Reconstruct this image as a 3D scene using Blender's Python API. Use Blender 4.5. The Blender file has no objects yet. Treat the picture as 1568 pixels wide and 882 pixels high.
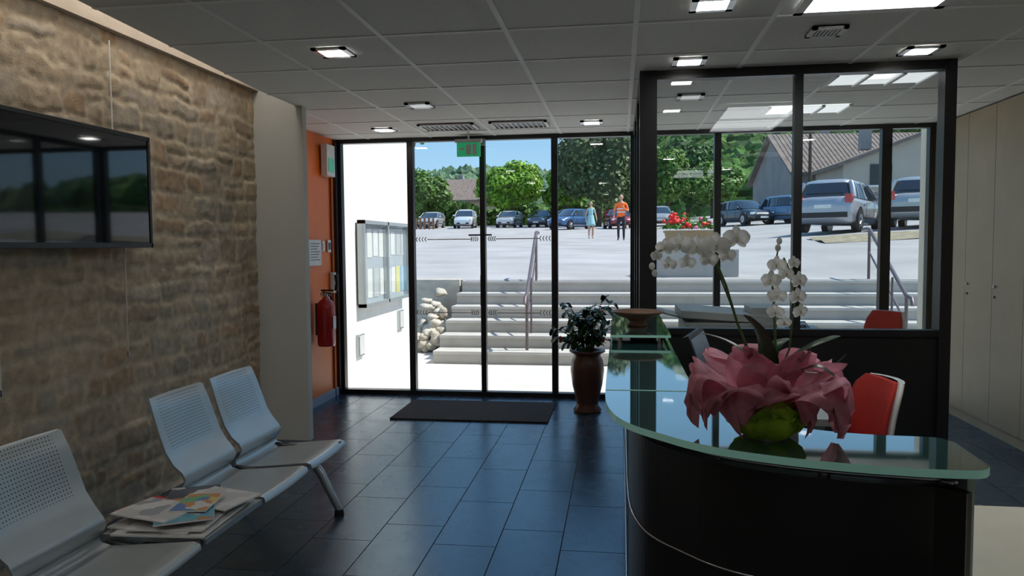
import bpy, bmesh, math, random
import numpy as np
from mathutils import Vector, Matrix
random.seed(7); rng=np.random.default_rng(7)
pi=math.pi
# ------------------------------------------------------------------ helpers
def MAT(name,col,rough=.5,metal=0,var=.06,scale=6,bump=0,bscale=40,spec=.5,coat=0,emis=0,ecol=None,attr=None,sheen=0,trl=0):
    m=bpy.data.materials.new(name); m.use_nodes=True
    nt=m.node_tree; N=nt.nodes; L=nt.links; b=N['Principled BSDF']
    tc=N.new('ShaderNodeTexCoord')
    no=N.new('ShaderNodeTexNoise'); no.inputs['Scale'].default_value=scale; no.inputs['Detail'].default_value=4
    L.new(tc.outputs['Object'],no.inputs['Vector'])
    cr=N.new('ShaderNodeValToRGB'); cr.color_ramp.elements[0].position=.3; cr.color_ramp.elements[1].position=.7
    c0=[max(0,c*(1-var)) for c in col]; c1=[min(1,c*(1+var)) for c in col]
    cr.color_ramp.elements[0].color=(*c0,1); cr.color_ramp.elements[1].color=(*c1,1)
    L.new(no.outputs['Fac'],cr.inputs['Fac'])
    out=cr.outputs['Color']
    if attr:
        a=N.new('ShaderNodeAttribute'); a.attribute_name=attr
        mx=N.new('ShaderNodeMix'); mx.data_type='RGBA'; mx.blend_type='MULTIPLY'; mx.inputs[0].default_value=1
        L.new(out,mx.inputs[6]); L.new(a.outputs['Color'],mx.inputs[7]); out=mx.outputs[2]
    L.new(out,b.inputs['Base Color'])
    b.inputs['Roughness'].default_value=rough; b.inputs['Metallic'].default_value=metal
    b.inputs['Specular IOR Level'].default_value=spec; b.inputs['Coat Weight'].default_value=coat
    if coat: b.inputs['Coat Roughness'].default_value=.03
    if emis:
        b.inputs['Emission Color'].default_value=(*(ecol or col),1); b.inputs['Emission Strength'].default_value=emis
    if bump:
        n2=N.new('ShaderNodeTexNoise'); n2.inputs['Scale'].default_value=bscale; n2.inputs['Detail'].default_value=5
        L.new(tc.outputs['Object'],n2.inputs['Vector'])
        bp=N.new('ShaderNodeBump'); bp.inputs['Strength'].default_value=bump; bp.inputs['Distance'].default_value=.01
        L.new(n2.outputs['Fac'],bp.inputs['Height']); L.new(bp.outputs['Normal'],b.inputs['Normal'])
    if trl:
        t=N.new('ShaderNodeBsdfTranslucent'); L.new(out,t.inputs['Color'])
        ms=N.new('ShaderNodeMixShader'); ms.inputs[0].default_value=trl
        L.new(b.outputs[0],ms.inputs[1]); L.new(t.outputs[0],ms.inputs[2]); L.new(ms.outputs[0],N['Material Output'].inputs[0])
    return m

def GLASS(name,tint=(.97,.99,.98),f0=.06,rough=0.0):
    m=bpy.data.materials.new(name); m.use_nodes=True
    nt=m.node_tree; N=nt.nodes; L=nt.links; N.remove(N['Principled BSDF'])
    tr=N.new('ShaderNodeBsdfTransparent'); tr.inputs[0].default_value=(*tint,1)
    gl=N.new('ShaderNodeBsdfGlossy'); gl.inputs['Roughness'].default_value=rough
    lw=N.new('ShaderNodeLayerWeight'); lw.inputs[0].default_value=.5
    p=N.new('ShaderNodeMath'); p.operation='POWER'; p.inputs[1].default_value=5
    L.new(lw.outputs['Facing'],p.inputs[0])
    ma=N.new('ShaderNodeMath'); ma.operation='MULTIPLY_ADD'; ma.inputs[1].default_value=1-f0; ma.inputs[2].default_value=f0
    L.new(p.outputs[0],ma.inputs[0])
    mx=N.new('ShaderNodeMixShader'); L.new(ma.outputs[0],mx.inputs[0]); L.new(tr.outputs[0],mx.inputs[1]); L.new(gl.outputs[0],mx.inputs[2])
    L.new(mx.outputs[0],N['Material Output'].inputs[0]); return m

class MB:
    def __init__(s,name): s.name=name; s.v=[]; s.f=[]; s.m=[]; s.sm=[]; s.mats=[]; s.T=None
    def mi(s,mat):
        if mat not in s.mats: s.mats.append(mat)
        return s.mats.index(mat)
    def add(s,V,F,mat,smooth=False,M=None):
        o=len(s.v)
        for p in V:
            p=Vector(p)
            if M is not None: p=M@p
            if s.T is not None: p=s.T@p
            s.v.append(tuple(p))
        s.f+= [tuple(i+o for i in f) for f in F]
        if isinstance(mat,list): s.m+=[s.mi(x) for x in mat]
        else: s.m+=[s.mi(mat)]*len(F)
        s.sm+=[smooth]*len(F)
    def box(s,c,d,mat,R=None,M=None):
        x,y,z=[k/2 for k in d]
        V=[(-x,-y,-z),(x,-y,-z),(x,y,-z),(-x,y,-z),(-x,-y,z),(x,-y,z),(x,y,z),(-x,y,z)]
        F=[(0,3,2,1),(4,5,6,7),(0,1,5,4),(1,2,6,5),(2,3,7,6),(3,0,4,7)]
        T=Matrix.Translation(c)
        if R is not None: T=T@R.to_4x4()
        if M is not None: T=M@T
        s.add(V,F,mat,False,T)
    def b2(s,x0,x1,y0,y1,z0,z1,mat): s.box(((x0+x1)/2,(y0+y1)/2,(z0+z1)/2),(x1-x0,y1-y0,z1-z0),mat)
    def tube(s,P,r,mat,seg=10,caps=True,smooth=True):
        P=[Vector(p) for p in P]; n=len(P)
        if not hasattr(r,'__len__'): r=[r]*n
        V=[];F=[]; up=None
        for i,p in enumerate(P):
            t=(P[min(i+1,n-1)]-P[max(i-1,0)]).normalized()
            if up is None:
                up=Vector((0,0,1)) if abs(t.z)<.9 else Vector((1,0,0))
            a=t.cross(up)
            if a.length<1e-4: a=t.orthogonal()
            a.normalize(); b=a.cross(t).normalized(); up=b
            for k in range(seg):
                q=2*pi*k/seg; V.append(p+(a*math.cos(q)+b*math.sin(q))*r[i])
        for i in range(n-1):
            for k in range(seg):
                k2=(k+1)%seg; F.append((i*seg+k,i*seg+k2,(i+1)*seg+k2,(i+1)*seg+k))
        s.add(V,F,mat,smooth)
        if caps:
            s.add(V[:seg],[tuple(range(seg))],mat); s.add(V[-seg:],[tuple(range(seg))[::-1]],mat)
    def lathe(s,prof,mat,c=(0,0,0),seg=28,fn=None,smooth=True,M=None):
        V=[];F=[];n=len(prof)
        for (r,z) in prof:
            for k in range(seg):
                q=2*pi*k/seg; rr,zz=(r,z) if fn is None else fn(r,z,q)
                V.append((c[0]+rr*math.cos(q),c[1]+rr*math.sin(q),c[2]+zz))
        for i in range(n-1):
            for k in range(seg):
                k2=(k+1)%seg; F.append((i*seg+k,i*seg+k2,(i+1)*seg+k2,(i+1)*seg+k))
        s.add(V,F,mat,smooth,M)
    def ell(s,c,r,mat,seg=16,rings=10,M=None,fn=None):
        V=[];F=[]
        for i in range(rings+1):
            t=pi*i/rings
            for k in range(seg):
                q=2*pi*k/seg; p=Vector((math.sin(t)*math.cos(q),math.sin(t)*math.sin(q),math.cos(t)))
                if fn: p=fn(p)
                V.append((c[0]+p.x*r[0],c[1]+p.y*r[1],c[2]+p.z*r[2]))
        for i in range(rings):
            for k in range(seg):
                k2=(k+1)%seg; F.append((i*seg+k,(i+1)*seg+k,(i+1)*seg+k2,i*seg+k2))
        s.add(V,F,mat,True,M)
    def loft(s,rings,mat,caps=True,smooth=True,capmat=None):
        n=len(rings[0]);V=[p for r in rings for p in r];F=[]
        for i in range(len(rings)-1):
            for k in range(n):
                k2=(k+1)%n; F.append((i*n+k,i*n+k2,(i+1)*n+k2,(i+1)*n+k))
        s.add(V,F,mat,smooth)
        if caps:
            s.add(rings[0],[tuple(range(n))[::-1]],capmat or mat); s.add(rings[-1],[tuple(range(n))],capmat or mat)
    def prism(s,poly,z0,z1,mat,side=None):
        n=len(poly); V=[(x,y,z0) for x,y in poly]+[(x,y,z1) for x,y in poly]
        s.add(V,[tuple(range(n))[::-1],tuple(range(n,2*n))],mat)
        s.add(V,[(i,(i+1)%n,n+(i+1)%n,n+i) for i in range(n)],side or mat)
    def build(s,loc=(0,0,0),rotz=0,bevel=0,recenter=False):
        me=bpy.data.meshes.new(s.name)
        v=s.v
        if recenter:
            a=np.array(v); c=(a.min(0)+a.max(0))/2; c[2]=a[:,2].min(); v=(a-c).tolist(); loc=tuple(c)
        me.from_pydata(v,[],s.f)
        for m in s.mats: me.materials.append(m)
        me.polygons.foreach_set('material_index',s.m); me.polygons.foreach_set('use_smooth',s.sm)
        me.update()
        o=bpy.data.objects.new(s.name,me); bpy.context.collection.objects.link(o)
        o.location=loc; o.rotation_euler=(0,0,rotz)
        if bevel:
            b=o.modifiers.new('b','BEVEL'); b.width=bevel; b.segments=2; b.limit_method='ANGLE'; b.angle_limit=.7
        return o
def sbox(name,x0,x1,y0,y1,z0,z1,mat,bevel=0):
    m=MB(name); m.b2(x0,x1,y0,y1,z0,z1,mat); return m.build(recenter=True,bevel=bevel)
def rotz(a): return Matrix.Rotation(a,4,'Z')
def lerp(a,b,t): return a+(b-a)*t

# ------------------------------------------------------------------ materials
white=MAT('white_plaster',(.84,.83,.8),.8,var=.03,bump=.1,bscale=60)
extwhite=MAT('exterior_render',(.82,.81,.78),.9,var=.03,bump=.2,bscale=80)
cream=MAT('cream_plaster',(.72,.66,.54),.8,var=.03)
orange=MAT('orange_paint',(.8,.17,.02),.45,var=.05)
black=MAT('black_aluminium',(.012,.012,.014),.35,var=.2)
blackpanel=MAT('black_panel',(.012,.012,.013),.4,var=.3,scale=3)
chrome=MAT('brushed_steel',(.55,.56,.58),.25,1,var=.05)
silver=MAT('silver_paint_metal',(.46,.51,.53),.36,.6,var=.04)
darkmetal=MAT('dark_metal',(.08,.08,.09),.35,.7)
plastic_w=MAT('white_plastic',(.75,.75,.72),.4)
plastic_k=MAT('black_plastic',(.015,.015,.017),.4)
glass=GLASS('window_glass')
pglass=GLASS('partition_glass',(.92,.95,.94),.07)
lamp_on=MAT('lamp_diffuser',(1,1,1),.5,emis=15,ecol=(1,.97,.92))
lamp_off=MAT('lamp_diffuser_dim',(.9,.9,.88),.5,emis=.25,ecol=(1,1,1))
sky_em=MAT('skylight_diffuser',(.95,.97,1),.5,emis=4.5,ecol=(.93,.97,1))
red_f=MAT('red_fabric',(.5,.03,.02),.8,var=.1,scale=60,bump=.2,bscale=300)
paper=MAT('paper',(.75,.75,.73),.7)
red=MAT('red_enamel',(.4,.012,.015),.25,coat=.5)
leafd=MAT('leaf_dark',(.018,.06,.013),.35,var=.4,scale=20)
leafo=MAT('orchid_leaf',(.015,.06,.02),.3,var=.3,scale=20)
stemg=MAT('stem_green',(.12,.22,.06),.5)
petal=MAT('orchid_petal',(.93,.93,.9),.5,var=.03,trl=.5)
petalc=MAT('orchid_centre',(.8,.7,.4),.5)
bark=MAT('bark',(.09,.065,.045),.9,var=.3,bump=.5)
frost=MAT('desk_glass_edge',(.45,.78,.68),.15,spec=.8,emis=.05,ecol=(.4,.9,.75))

# ------------------------------------------------------------------ camera
th=math.radians(8.2); ph=math.radians(3.3); rl=.008
F=Vector((-math.sin(th)*math.cos(ph),math.cos(th)*math.cos(ph),-math.sin(ph)))
R=Vector((math.cos(th),math.sin(th),0)); U=R.cross(F)
R2=R*math.cos(rl)-U*math.sin(rl); U2=U*math.cos(rl)+R*math.sin(rl)
cd=bpy.data.cameras.new('camera'); cam=bpy.data.objects.new('camera',cd); bpy.context.collection.objects.link(cam)
cam.matrix_world=Matrix(((R2.x,U2.x,-F.x,0),(R2.y,U2.y,-F.y,0),(R2.z,U2.z,-F.z,1.5),(0,0,0,1)))
cd.sensor_width=36; cd.lens=26.4; cd.clip_end=2000; cd.clip_start=.05
bpy.context.scene.camera=cam
bpy.context.scene.view_settings.view_transform='Standard'
bpy.context.scene.view_settings.exposure=.5

# ------------------------------------------------------------------ world + sun
w=bpy.data.worlds.new('sky'); bpy.context.scene.world=w; w.use_nodes=True
N=w.node_tree.nodes; L=w.node_tree.links; bg=N['Background']
tc=N.new('ShaderNodeTexCoord'); sx=N.new('ShaderNodeSeparateXYZ'); L.new(tc.outputs['Generated'],sx.inputs[0])
cr=N.new('ShaderNodeValToRGB'); e=cr.color_ramp.elements
e[0].position=0; e[0].color=(.5,.72,.88,1); e[1].position=1; e[1].color=(.1,.27,.65,1)
k=e.new(.16); k.color=(.26,.51,.78,1)
L.new(sx.outputs['Z'],cr.inputs[0]); L.new(cr.outputs[0],bg.inputs[0]); bg.inputs[1].default_value=.86
sd=bpy.data.lights.new('sun','SUN'); sd.energy=4.7; sd.angle=.009; sd.color=(1,.96,.88)
so=bpy.data.objects.new('sun',sd); bpy.context.collection.objects.link(so)
so.rotation_euler=Vector((.55,.07,.84)).to_track_quat('Z','Y').to_euler(); so.location=(20,5,30)

# ------------------------------------------------------------------ room shell
CH=2.56; FY=7.3
# floor
def floor_mat():
    m=bpy.data.materials.new('slate_tile'); m.use_nodes=True; nt=m.node_tree;N=nt.nodes;L=nt.links;b=N['Principled BSDF']
    tc=N.new('ShaderNodeTexCoord'); sx=N.new('ShaderNodeSeparateXYZ'); L.new(tc.outputs['Object'],sx.inputs[0])
    cx=N.new('ShaderNodeCombineXYZ'); L.new(sx.outputs['Y'],cx.inputs[0])
    ad=N.new('ShaderNodeMath'); ad.inputs[1].default_value=.93+.32*20; L.new(sx.outputs['X'],ad.inputs[0]); L.new(ad.outputs[0],cx.inputs[1])
    br=N.new('ShaderNodeTexBrick'); L.new(cx.outputs[0],br.inputs[0])
    br.offset=.37; br.offset_frequency=2; br.inputs['Scale'].default_value=1; br.inputs['Brick Width'].default_value=.64; br.inputs['Row Height'].default_value=.32
    br.inputs['Mortar Size'].default_value=.003; br.inputs['Mortar Smooth'].default_value=.2
    br.inputs['Color1'].default_value=(.024,.036,.055,1); br.inputs['Color2'].default_value=(.045,.064,.09,1); br.inputs['Mortar'].default_value=(.01,.011,.013,1)
    no=N.new('ShaderNodeTexNoise'); no.inputs['Scale'].default_value=7; no.inputs['Detail'].default_value=8; L.new(tc.outputs['Object'],no.inputs[0])
    mx=N.new('ShaderNodeMix'); mx.data_type='RGBA'; mx.blend_type='MULTIPLY'; mx.inputs[0].default_value=.6
    cr=N.new('ShaderNodeValToRGB'); cr.color_ramp.elements[0].position=.3; cr.color_ramp.elements[0].color=(.5,.5,.5,1); cr.color_ramp.elements[1].position=.75
    L.new(no.outputs['Fac'],cr.inputs[0]); L.new(br.outputs['Color'],mx.inputs[6]); L.new(cr.outputs[0],mx.inputs[7]); L.new(mx.outputs[2],b.inputs['Base Color'])
    b.inputs['IOR'].default_value=1.9; b.inputs['Specular Tint'].default_value=(.5,.76,1,1)
    mr=N.new('ShaderNodeMapRange'); mr.inputs[3].default_value=.2; mr.inputs[4].default_value=.33; L.new(no.outputs['Fac'],mr.inputs[0])
    mm=N.new('ShaderNodeMix'); mm.data_type='FLOAT'; L.new(br.outputs['Fac'],mm.inputs[0]); L.new(mr.outputs[0],mm.inputs[2]); mm.inputs[3].default_value=.8
    L.new(mm.outputs[0],b.inputs['Roughness'])
    sp=N.new('ShaderNodeMapRange'); sp.inputs[3].default_value=.7; sp.inputs[4].default_value=.2; L.new(br.outputs['Fac'],sp.inputs[0]); L.new(sp.outputs[0],b.inputs['Specular IOR Level'])
    b1=N.new('ShaderNodeBump'); b1.inputs['Strength'].default_value=.2; b1.inputs['Distance'].default_value=.004; L.new(no.outputs['Fac'],b1.inputs['Height'])
    b2=N.new('ShaderNodeBump'); b2.inputs['Strength'].default_value=.5; b2.inputs['Distance'].default_value=.003; b2.invert=True
    L.new(br.outputs['Fac'],b2.inputs['Height']); L.new(b1.outputs[0],b2.inputs['Normal']); L.new(b2.outputs[0],b.inputs['Normal'])
    return m
m=MB('floor'); m.b2(-2.95,3.0,-2.6,7.36,-.1,0,floor_mat()); m.build()
# ceiling
SL=.068
def xe(y):
    if y>=5.45: return -2.85
    if y>=4.9: return -2.43
    return -2.43+SL*(4.9-y)
tile=MAT('ceiling_tile',(.84,.84,.8),.9,var=.04,scale=90,bump=.15,bscale=200)
tbar=MAT('ceiling_tbar',(.97,.97,.95),.6)
m=MB('ceiling')
m.prism([(xe(-2.6),-2.6),(3,-2.6),(3,7.36),(-2.85,7.36),(-2.85,5.46),(-2.43,5.46),(-2.43,4.9)],CH,CH+.05,tile)
g=.637
xs=[-1.198+g*i for i in range(-2,7)]
for x in xs:
    y0=-2.6
    if x<-2.43: y0=5.47
    elif x<-1.92: y0=max(-2.6,4.9-(x+2.43)/SL)
    if y0<7.3: m.b2(x-.013,x+.013,y0,7.3,CH-.005,CH+.002,tbar)
for j in range(-9,7):
    y=3.73+g*j
    if -2.6<y<7.3: m.b2(xe(y),2.83,y-.013,y+.013,CH-.0045,CH+.002,tbar)
m.build()
peach=MAT('slot_render',(.5,.42,.34),.85,var=.15,scale=3,bump=.3)
m=MB('roof'); m.b2(-3.1,3.1,-2.7,7.45,3.15,3.3,white); m.build(recenter=True)
m=MB('trim_1'); m.add([(xe(-2.6),-2.6,CH),(-2.43,4.9,CH),(-2.43,4.9,3.15),(xe(-2.6),-2.6,3.15)],[(0,1,2,3)],white)
m.add([(-2.43,4.9,CH),(-2.43,5.46,CH),(-2.43,5.46,3.15),(-2.43,4.9,3.15)],[(0,1,2,3)],white); m.build()
# stone wall
def vnoise(y,z,s,seed):
    r=np.random.default_rng(seed).random((400,400)); a=(y+50)*s; b=(z+10)*s
    i=np.floor(a).astype(int)%399; j=np.floor(b).astype(int)%399; fa=a-np.floor(a); fb=b-np.floor(b)
    fa=fa*fa*(3-2*fa); fb=fb*fb*(3-2*fb)
    return (r[i,j]*(1-fa)+r[i+1,j]*fa)*(1-fb)+(r[i,j+1]*(1-fa)+r[i+1,j+1]*fa)*fb
def stonewall():
    st_=.0125
    ys=np.arange(.8,5.46,st_); zs=np.arange(0,2.70,st_)
    ys=np.concatenate([np.arange(-2.6,.8,.03),ys])
    Y,Z=np.meshgrid(ys,zs,indexing='ij')
    Yw=Y+(vnoise(Y,Z,9,1)-.5)*.05+(vnoise(Y,Z,25,11)-.5)*.025; Zw=Z+(vnoise(Y,Z,2.2,2)-.5)*.04+(vnoise(Y,Z,7,3)-.5)*.04+(vnoise(Y,Z,25,12)-.5)*.018
    H=np.zeros_like(Y); C=np.zeros(Y.shape+(4,)); C[...,3]=1
    C[...,0]=.60;C[...,1]=.49;C[...,2]=.355
    z=-.1
    def stone(y0,y1,z0,z1):
        nonlocal H,C
        gp=random.uniform(.005,.012)
        i0=max(0,np.searchsorted(ys,y0-.08)); i1=np.searchsorted(ys,y1+.08); j0=max(0,np.searchsorted(zs,z0-.08)); j1=np.searchsorted(zs,z1+.08)
        if i1<=i0 or j1<=j0: return
        sl=(slice(i0,i1),slice(j0,j1)); yw=Yw[sl]; zw=Zw[sl]
        dy=np.minimum(yw-y0,y1-yw)-gp; dz=np.minimum(zw-z0,z1-zw)-gp
        d=np.minimum(dy,dz); cc=.028; qx=np.minimum(dy-cc,0); qz=np.minimum(dz-cc,0); d=np.where((dy<cc)&(dz<cc),cc-np.sqrt(qx*qx+qz*qz),d); msk=d>0
        rd=np.minimum(1,np.maximum(0,d)/.02); rd=rd*(2-rd)
        tilt=random.uniform(-.03,.03)*(yw-y0)+random.uniform(-.04,.04)*(zw-z0)
        H[sl]=np.where(msk,rd*(random.uniform(.003,.009)+tilt),H[sl])
        b=random.uniform(.82,1.16); t=random.random()
        col=np.array([.49,.385,.27]) if t<.58 else (np.array([.48,.41,.325]) if t<.88 else np.array([.49,.33,.205]))
        k=np.clip(d/.014,0,1)[...,None]*.85
        C[sl][...,:3]=np.where(msk[...,None],C[sl][...,:3]*(1-k)+col*b*k,C[sl][...,:3])
    while z<2.8:
        h=random.uniform(.10,.19); y=-2.8-random.random()*.3
        while y<5.7:
            wd=random.uniform(.12,.36)
            if random.random()<.3 and h>.13:
                s_=random.uniform(.4,.6); stone(y,y+wd,z,z+h*s_); stone(y,y+wd,z+h*s_,z+h)
            else: stone(y,y+wd,z+random.uniform(0,.008),z+h-random.uniform(0,.012))
            y+=wd
        z+=h
    H+=(vnoise(Y,Z,34,5)-.5)*.005+(vnoise(Y,Z,12,6)-.5)*.005
    C[...,:3]*=(.82+.36*vnoise(Y,Z,28,8))[...,None]*(.88+.24*vnoise(Y,Z,3,9))[...,None]
    X=-2.77+H
    n,mm=Y.shape
    V=np.stack([X,Y,Z],-1).reshape(-1,3)
    idx=np.arange(n*mm).reshape(n,mm)
    Fq=np.stack([idx[:-1,:-1],idx[1:,:-1],idx[1:,1:],idx[:-1,1:]],-1).reshape(-1,4)
    me=bpy.data.meshes.new('wall_left'); me.from_pydata(V.tolist(),[],Fq.tolist())
    a=me.color_attributes.new(name='Col',type='FLOAT_COLOR',domain='POINT'); a.data.foreach_set('color',C.reshape(-1))
    me.polygons.foreach_set('use_smooth',[True]*len(me.polygons))
    mt=MAT('stone_masonry',(.95,.95,.95),.9,var=.14,scale=30,attr='Col',bump=.3,bscale=90); me.materials.append(mt)
    o=bpy.data.objects.new('wall_left',me); bpy.context.collection.objects.link(o)
stonewall()
m=MB('wall_left_backing'); m.b2(-3.0,-2.79,-2.7,5.5,-.1,3.15,white)
m.add([(-2.8,-2.6,2.68),(-2.8,5.45,2.68),(-2.72,5.45,2.68),(-2.72,-2.6,2.68),(-2.8,-2.6,3.15),(-2.8,5.45,3.15)],[(0,1,2,3),(3,2,5,4)],peach); m.build()
# pillar
sbox('wall_pier',-2.8,-2.375,5.45,5.52,0,3.15,MAT('pier_plaster',(.55,.55,.51),.8,var=.02))
# orange wall
m=MB('wall_orange'); m.b2(-3.0,-2.83,5.53,7.36,-.1,3.15,orange); m.build(recenter=True)
m=MB('door_1')
m.b2(-2.828,-2.815,5.75,6.45,0.0,2.1,orange); m.b2(-2.828,-2.805,6.42,6.45,0,2.5,black); m.b2(-2.829,-2.81,7.1,7.12,0,2.5,MAT('orange_dark',(.3,.06,.015),.5)); m.b2(-2.829,-2.80,7.2,7.245,0,2.54,black)
m.build(recenter=True)
sbox('baseboard_left',-2.83,-2.81,6.5,7.19,0,.08,MAT('base_grey',(.3,.34,.4),.5))
# right wall cupboards
wood=MAT('pale_wood_laminate',(.46,.38,.25),.5,var=.07,scale=4)
m=MB('wall_right'); m.b2(2.88,3.05,-2.7,7.36,-.1,3.15,white); m.build(recenter=True)
m=MB('built_in_cupboards')
y=-2.5
while y<7.1:
    y1=min(y+.46,7.15)
    m.b2(2.835,2.87,y+.003,y1-.003,.08,2.545,wood)
    m.tube([(2.835,y1-.05,1.15),(2.82,y1-.05,1.15)],.012,chrome); m.tube([(2.835,y1-.05,1.07),(2.825,y1-.05,1.07)],.009,darkmetal)
    y+=.46
m.b2(2.85,2.875,-2.5,7.15,0,2.55,MAT('wood_gap',(.2,.15,.1),.7)); m.b2(2.845,2.87,-2.5,7.15,0,.08,wood)
m.build(recenter=True)
m=MB('wall_back'); m.b2(-3.0,3.05,-2.8,-2.6,-.1,3.15,white); m.build(recenter=True)
# front wall header + reveals
m=MB('wall_front'); m.b2(-3.0,3.05,7.3,7.45,CH-.02,3.15,extwhite); m.b2(2.8,3.05,7.24,7.6,0,CH,cream); m.build(recenter=True)
m=MB('window_1')
posts=[-2.80,-2.058,-1.333,-.627,.128,.903,2.39,2.78]
for i,x in enumerate(posts):
    wd=.05 if i in(2,) else .06
    if i==6: wd=.085
    m.b2(x-wd/2,x+wd/2,FY-.04,FY+.04,0.04,CH-.03,black)
m.b2(-2.83,2.80,FY-.04,FY+.04,CH-.04,CH+.01,black); m.b2(-2.83,2.80,FY-.045,FY+.045,0.0,.045,black)
m.b2(-1.3575,-1.3525,FY-.06,FY-.03,.9,1.2,chrome)
for i in range(7):
    m.add([(posts[i]+.03,FY,.045),(posts[i+1]-.03,FY,.045),(posts[i+1]-.03,FY,CH-.04),(posts[i]+.03,FY,CH-.04)],[(0,1,2,3)],glass)
# safety stickers (chevrons)
st=MAT('frosted_sticker',(.55,.56,.56),.6)
for z in (1.56,.83):
    for (a,b,dr) in ((-2.02,-1.9,1),(-.78,-.66,1),(-1.45,-1.37,-1),(-1.29,-1.21,1)):
        for q in range(4):
            x=lerp(a,b,q/4.)
            for sgn in (1,-1):
                m.add([(x,FY-.004,z),(x+.01,FY-.004,z),(x+.01+.014*dr,FY-.004,z+sgn*.024),(x+.014*dr,FY-.004,z+sgn*.024)],[(0,1,2,3)],st)
    m.b2(-1.9,-1.45,FY-.006,FY-.003,z-.006,z+.003,st); m.b2(-1.21,-.78,FY-.006,FY-.003,z-.006,z+.003,st)
m.b2(-1.47,-1.24,FY-.06,FY-.045,1.59,1.605,black)
m.build(recenter=True)
sbox('door_mat',-1.97,-.6,6.2,6.98,.001,.014,MAT('coir_mat',(.035,.032,.03),.95,var=.3,scale=60,bump=.6,bscale=200))
# partition
m=MB('glass_partition')
PY=4.8; XR=1.94
m.b2(.12,.225,PY-.05,PY+.05,0,CH,black); m.b2(1.04,1.09,PY-.03,PY+.03,.97,CH-.05,black); m.b2(XR-.065,XR,PY-.05,PY+.05,0,CH,black)
m.b2(.225,XR-.065,PY-.04,PY+.04,CH-.055,CH,black); m.b2(.225,XR-.065,PY-.035,PY+.035,.93,.97,black)
m.b2(.225,XR-.065,PY-.02,PY+.02,0,.93,blackpanel)
for a,b in ((.225,1.04),(1.09,XR-.065)):
    m.add([(a,PY,.97),(b,PY,.97),(b,PY,CH-.055),(a,PY,CH-.055)],[(0,1,2,3)],pglass)
for y in (5.6,6.4,7.2):
    m.b2(.12,.16,y-.03,y+.03,0,CH,black)
m.b2(.12,.16,4.85,7.25,CH-.05,CH,black); m.b2(.12,.16,4.85,7.25,0,.05,black)
m.add([(.14,4.85,.05),(.14,7.2,.05),(.14,7.2,CH-.05),(.14,4.85,CH-.05)],[(0,1,2,3)],pglass)
m.build(recenter=True)

# ------------------------------------------------------------------ ceiling fixtures
def downlight(x,y,on=True,s=.19):
    m=MB('recessed_ceiling_light')
    z=CH-.006
    for (a,b,c,d) in ((-s/2,s/2,-s/2,-s/2+.03),(-s/2,s/2,s/2-.03,s/2),(-s/2,-s/2+.03,-s/2,s/2),(s/2-.03,s/2,-s/2,s/2)):
        m.b2(a,b,c,d,-.012,0,chrome)
    m.b2(-s/2+.03,s/2-.03,-s/2+.03,s/2-.03,-.009,-.002,lamp_on if on else lamp_off)
    m.build((x,y,z+.002))
for (x,y,on) in ((-1.54,3.97,1),(-1.495,5.57,0),(-2.12,6.66,1),(-.244,6.61,1),(.396,4.52,1),(1.64,4.49,1),(.404,3.47,1),(.5,5.6,0),(-1.5,1.8,1),(-.3,1.5,1),(-1.5,0,1),(.6,0,1),(1.9,1.5,1),(-.3,-1.5,1),(1.5,-1.5,1)):  # lights near and behind the camera are out of view, added to brighten the hall
    downlight(x,y,bool(on))
def grille(x,y,wx,wy,n):
    m=MB('ceiling_air_vent'); 
    m.b2(-wx/2,wx/2,-wy/2,wy/2,-.004,0,darkmetal)
    for a,b,c,d in ((-wx/2,wx/2,-wy/2,-wy/2+.025),(-wx/2,wx/2,wy/2-.025,wy/2),(-wx/2,-wx/2+.025,-wy/2,wy/2),(wx/2-.025,wx/2,-wy/2,wy/2)): m.b2(a,b,c,d,-.015,0,tbar)
    for i in range(n):
        xx=-wx/2+.03+(wx-.06)*(i+.5)/n; m.b2(xx-.004,xx+.004,-wy/2+.02,wy/2-.02,-.013,-.002,tbar)
    m.build((x,y,CH-.004))
grille(-1.51,6.62,.5,.34,10); grille(-.87,6.6,.5,.34,10); grille(1.02,4.0,.17,.17,6)
m=MB('skylight'); m.b2(-.29,.29,-.7,.62,-.006,0,sky_em)
for a,b,c,d in ((-.32,.32,-.73,-.69),(-.32,.32,.61,.65),(-.32,-.28,-.73,.65),(.28,.32,-.73,.65),(-.29,.29,-.03,-.005)): m.b2(a,b,c,d,-.02,0,tbar)
m.build((1.10,3.0,CH-.006))
ssoft=MAT('skylight_soft',(.9,.95,1),.5,emis=.5,ecol=(.93,.97,1))
for (x,y) in ((1.65,5.2),(1.45,6.3)):
    m=MB('skylight'); m.b2(-.3,.3,-.16,.16,-.006,0,ssoft)
    for a in (-.3,-.1,.1,.3): m.b2(a-.012,a+.012,-.18,.18,-.018,0,tbar)
    m.build((x,y,CH-.006))
# exit sign & door sensor
m=MB('exit_sign'); 
m.b2(-.11,.11,-.015,.015,-.13,0,MAT('exit_green',(.02,.4,.16),.4,emis=.16,ecol=(.05,.7,.3)))
m.b2(-.125,.125,-.03,.03,0,.03,plastic_w)
m.b2(-.022,.022,-.019,-.015,-.11,-.02,plastic_w); m.b2(.04,.075,-.019,-.015,-.115,-.015,plastic_w); m.b2(-.085,-.04,-.019,-.015,-.07,-.05,plastic_w)
m.tube([(0,0,.03),(0,0,.1)],.008,plastic_w); m.build((-1.40,6.95,2.455))
m=MB('door_motion_sensor'); m.b2(-.13,.13,-.05,.04,-.03,.03,MAT('grey_plastic',(.25,.25,.25),.4)); m.b2(-.09,.09,-.056,-.05,-.022,.012,plastic_k); m.build((-1.42,7.2,2.49),bevel=.008)

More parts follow.
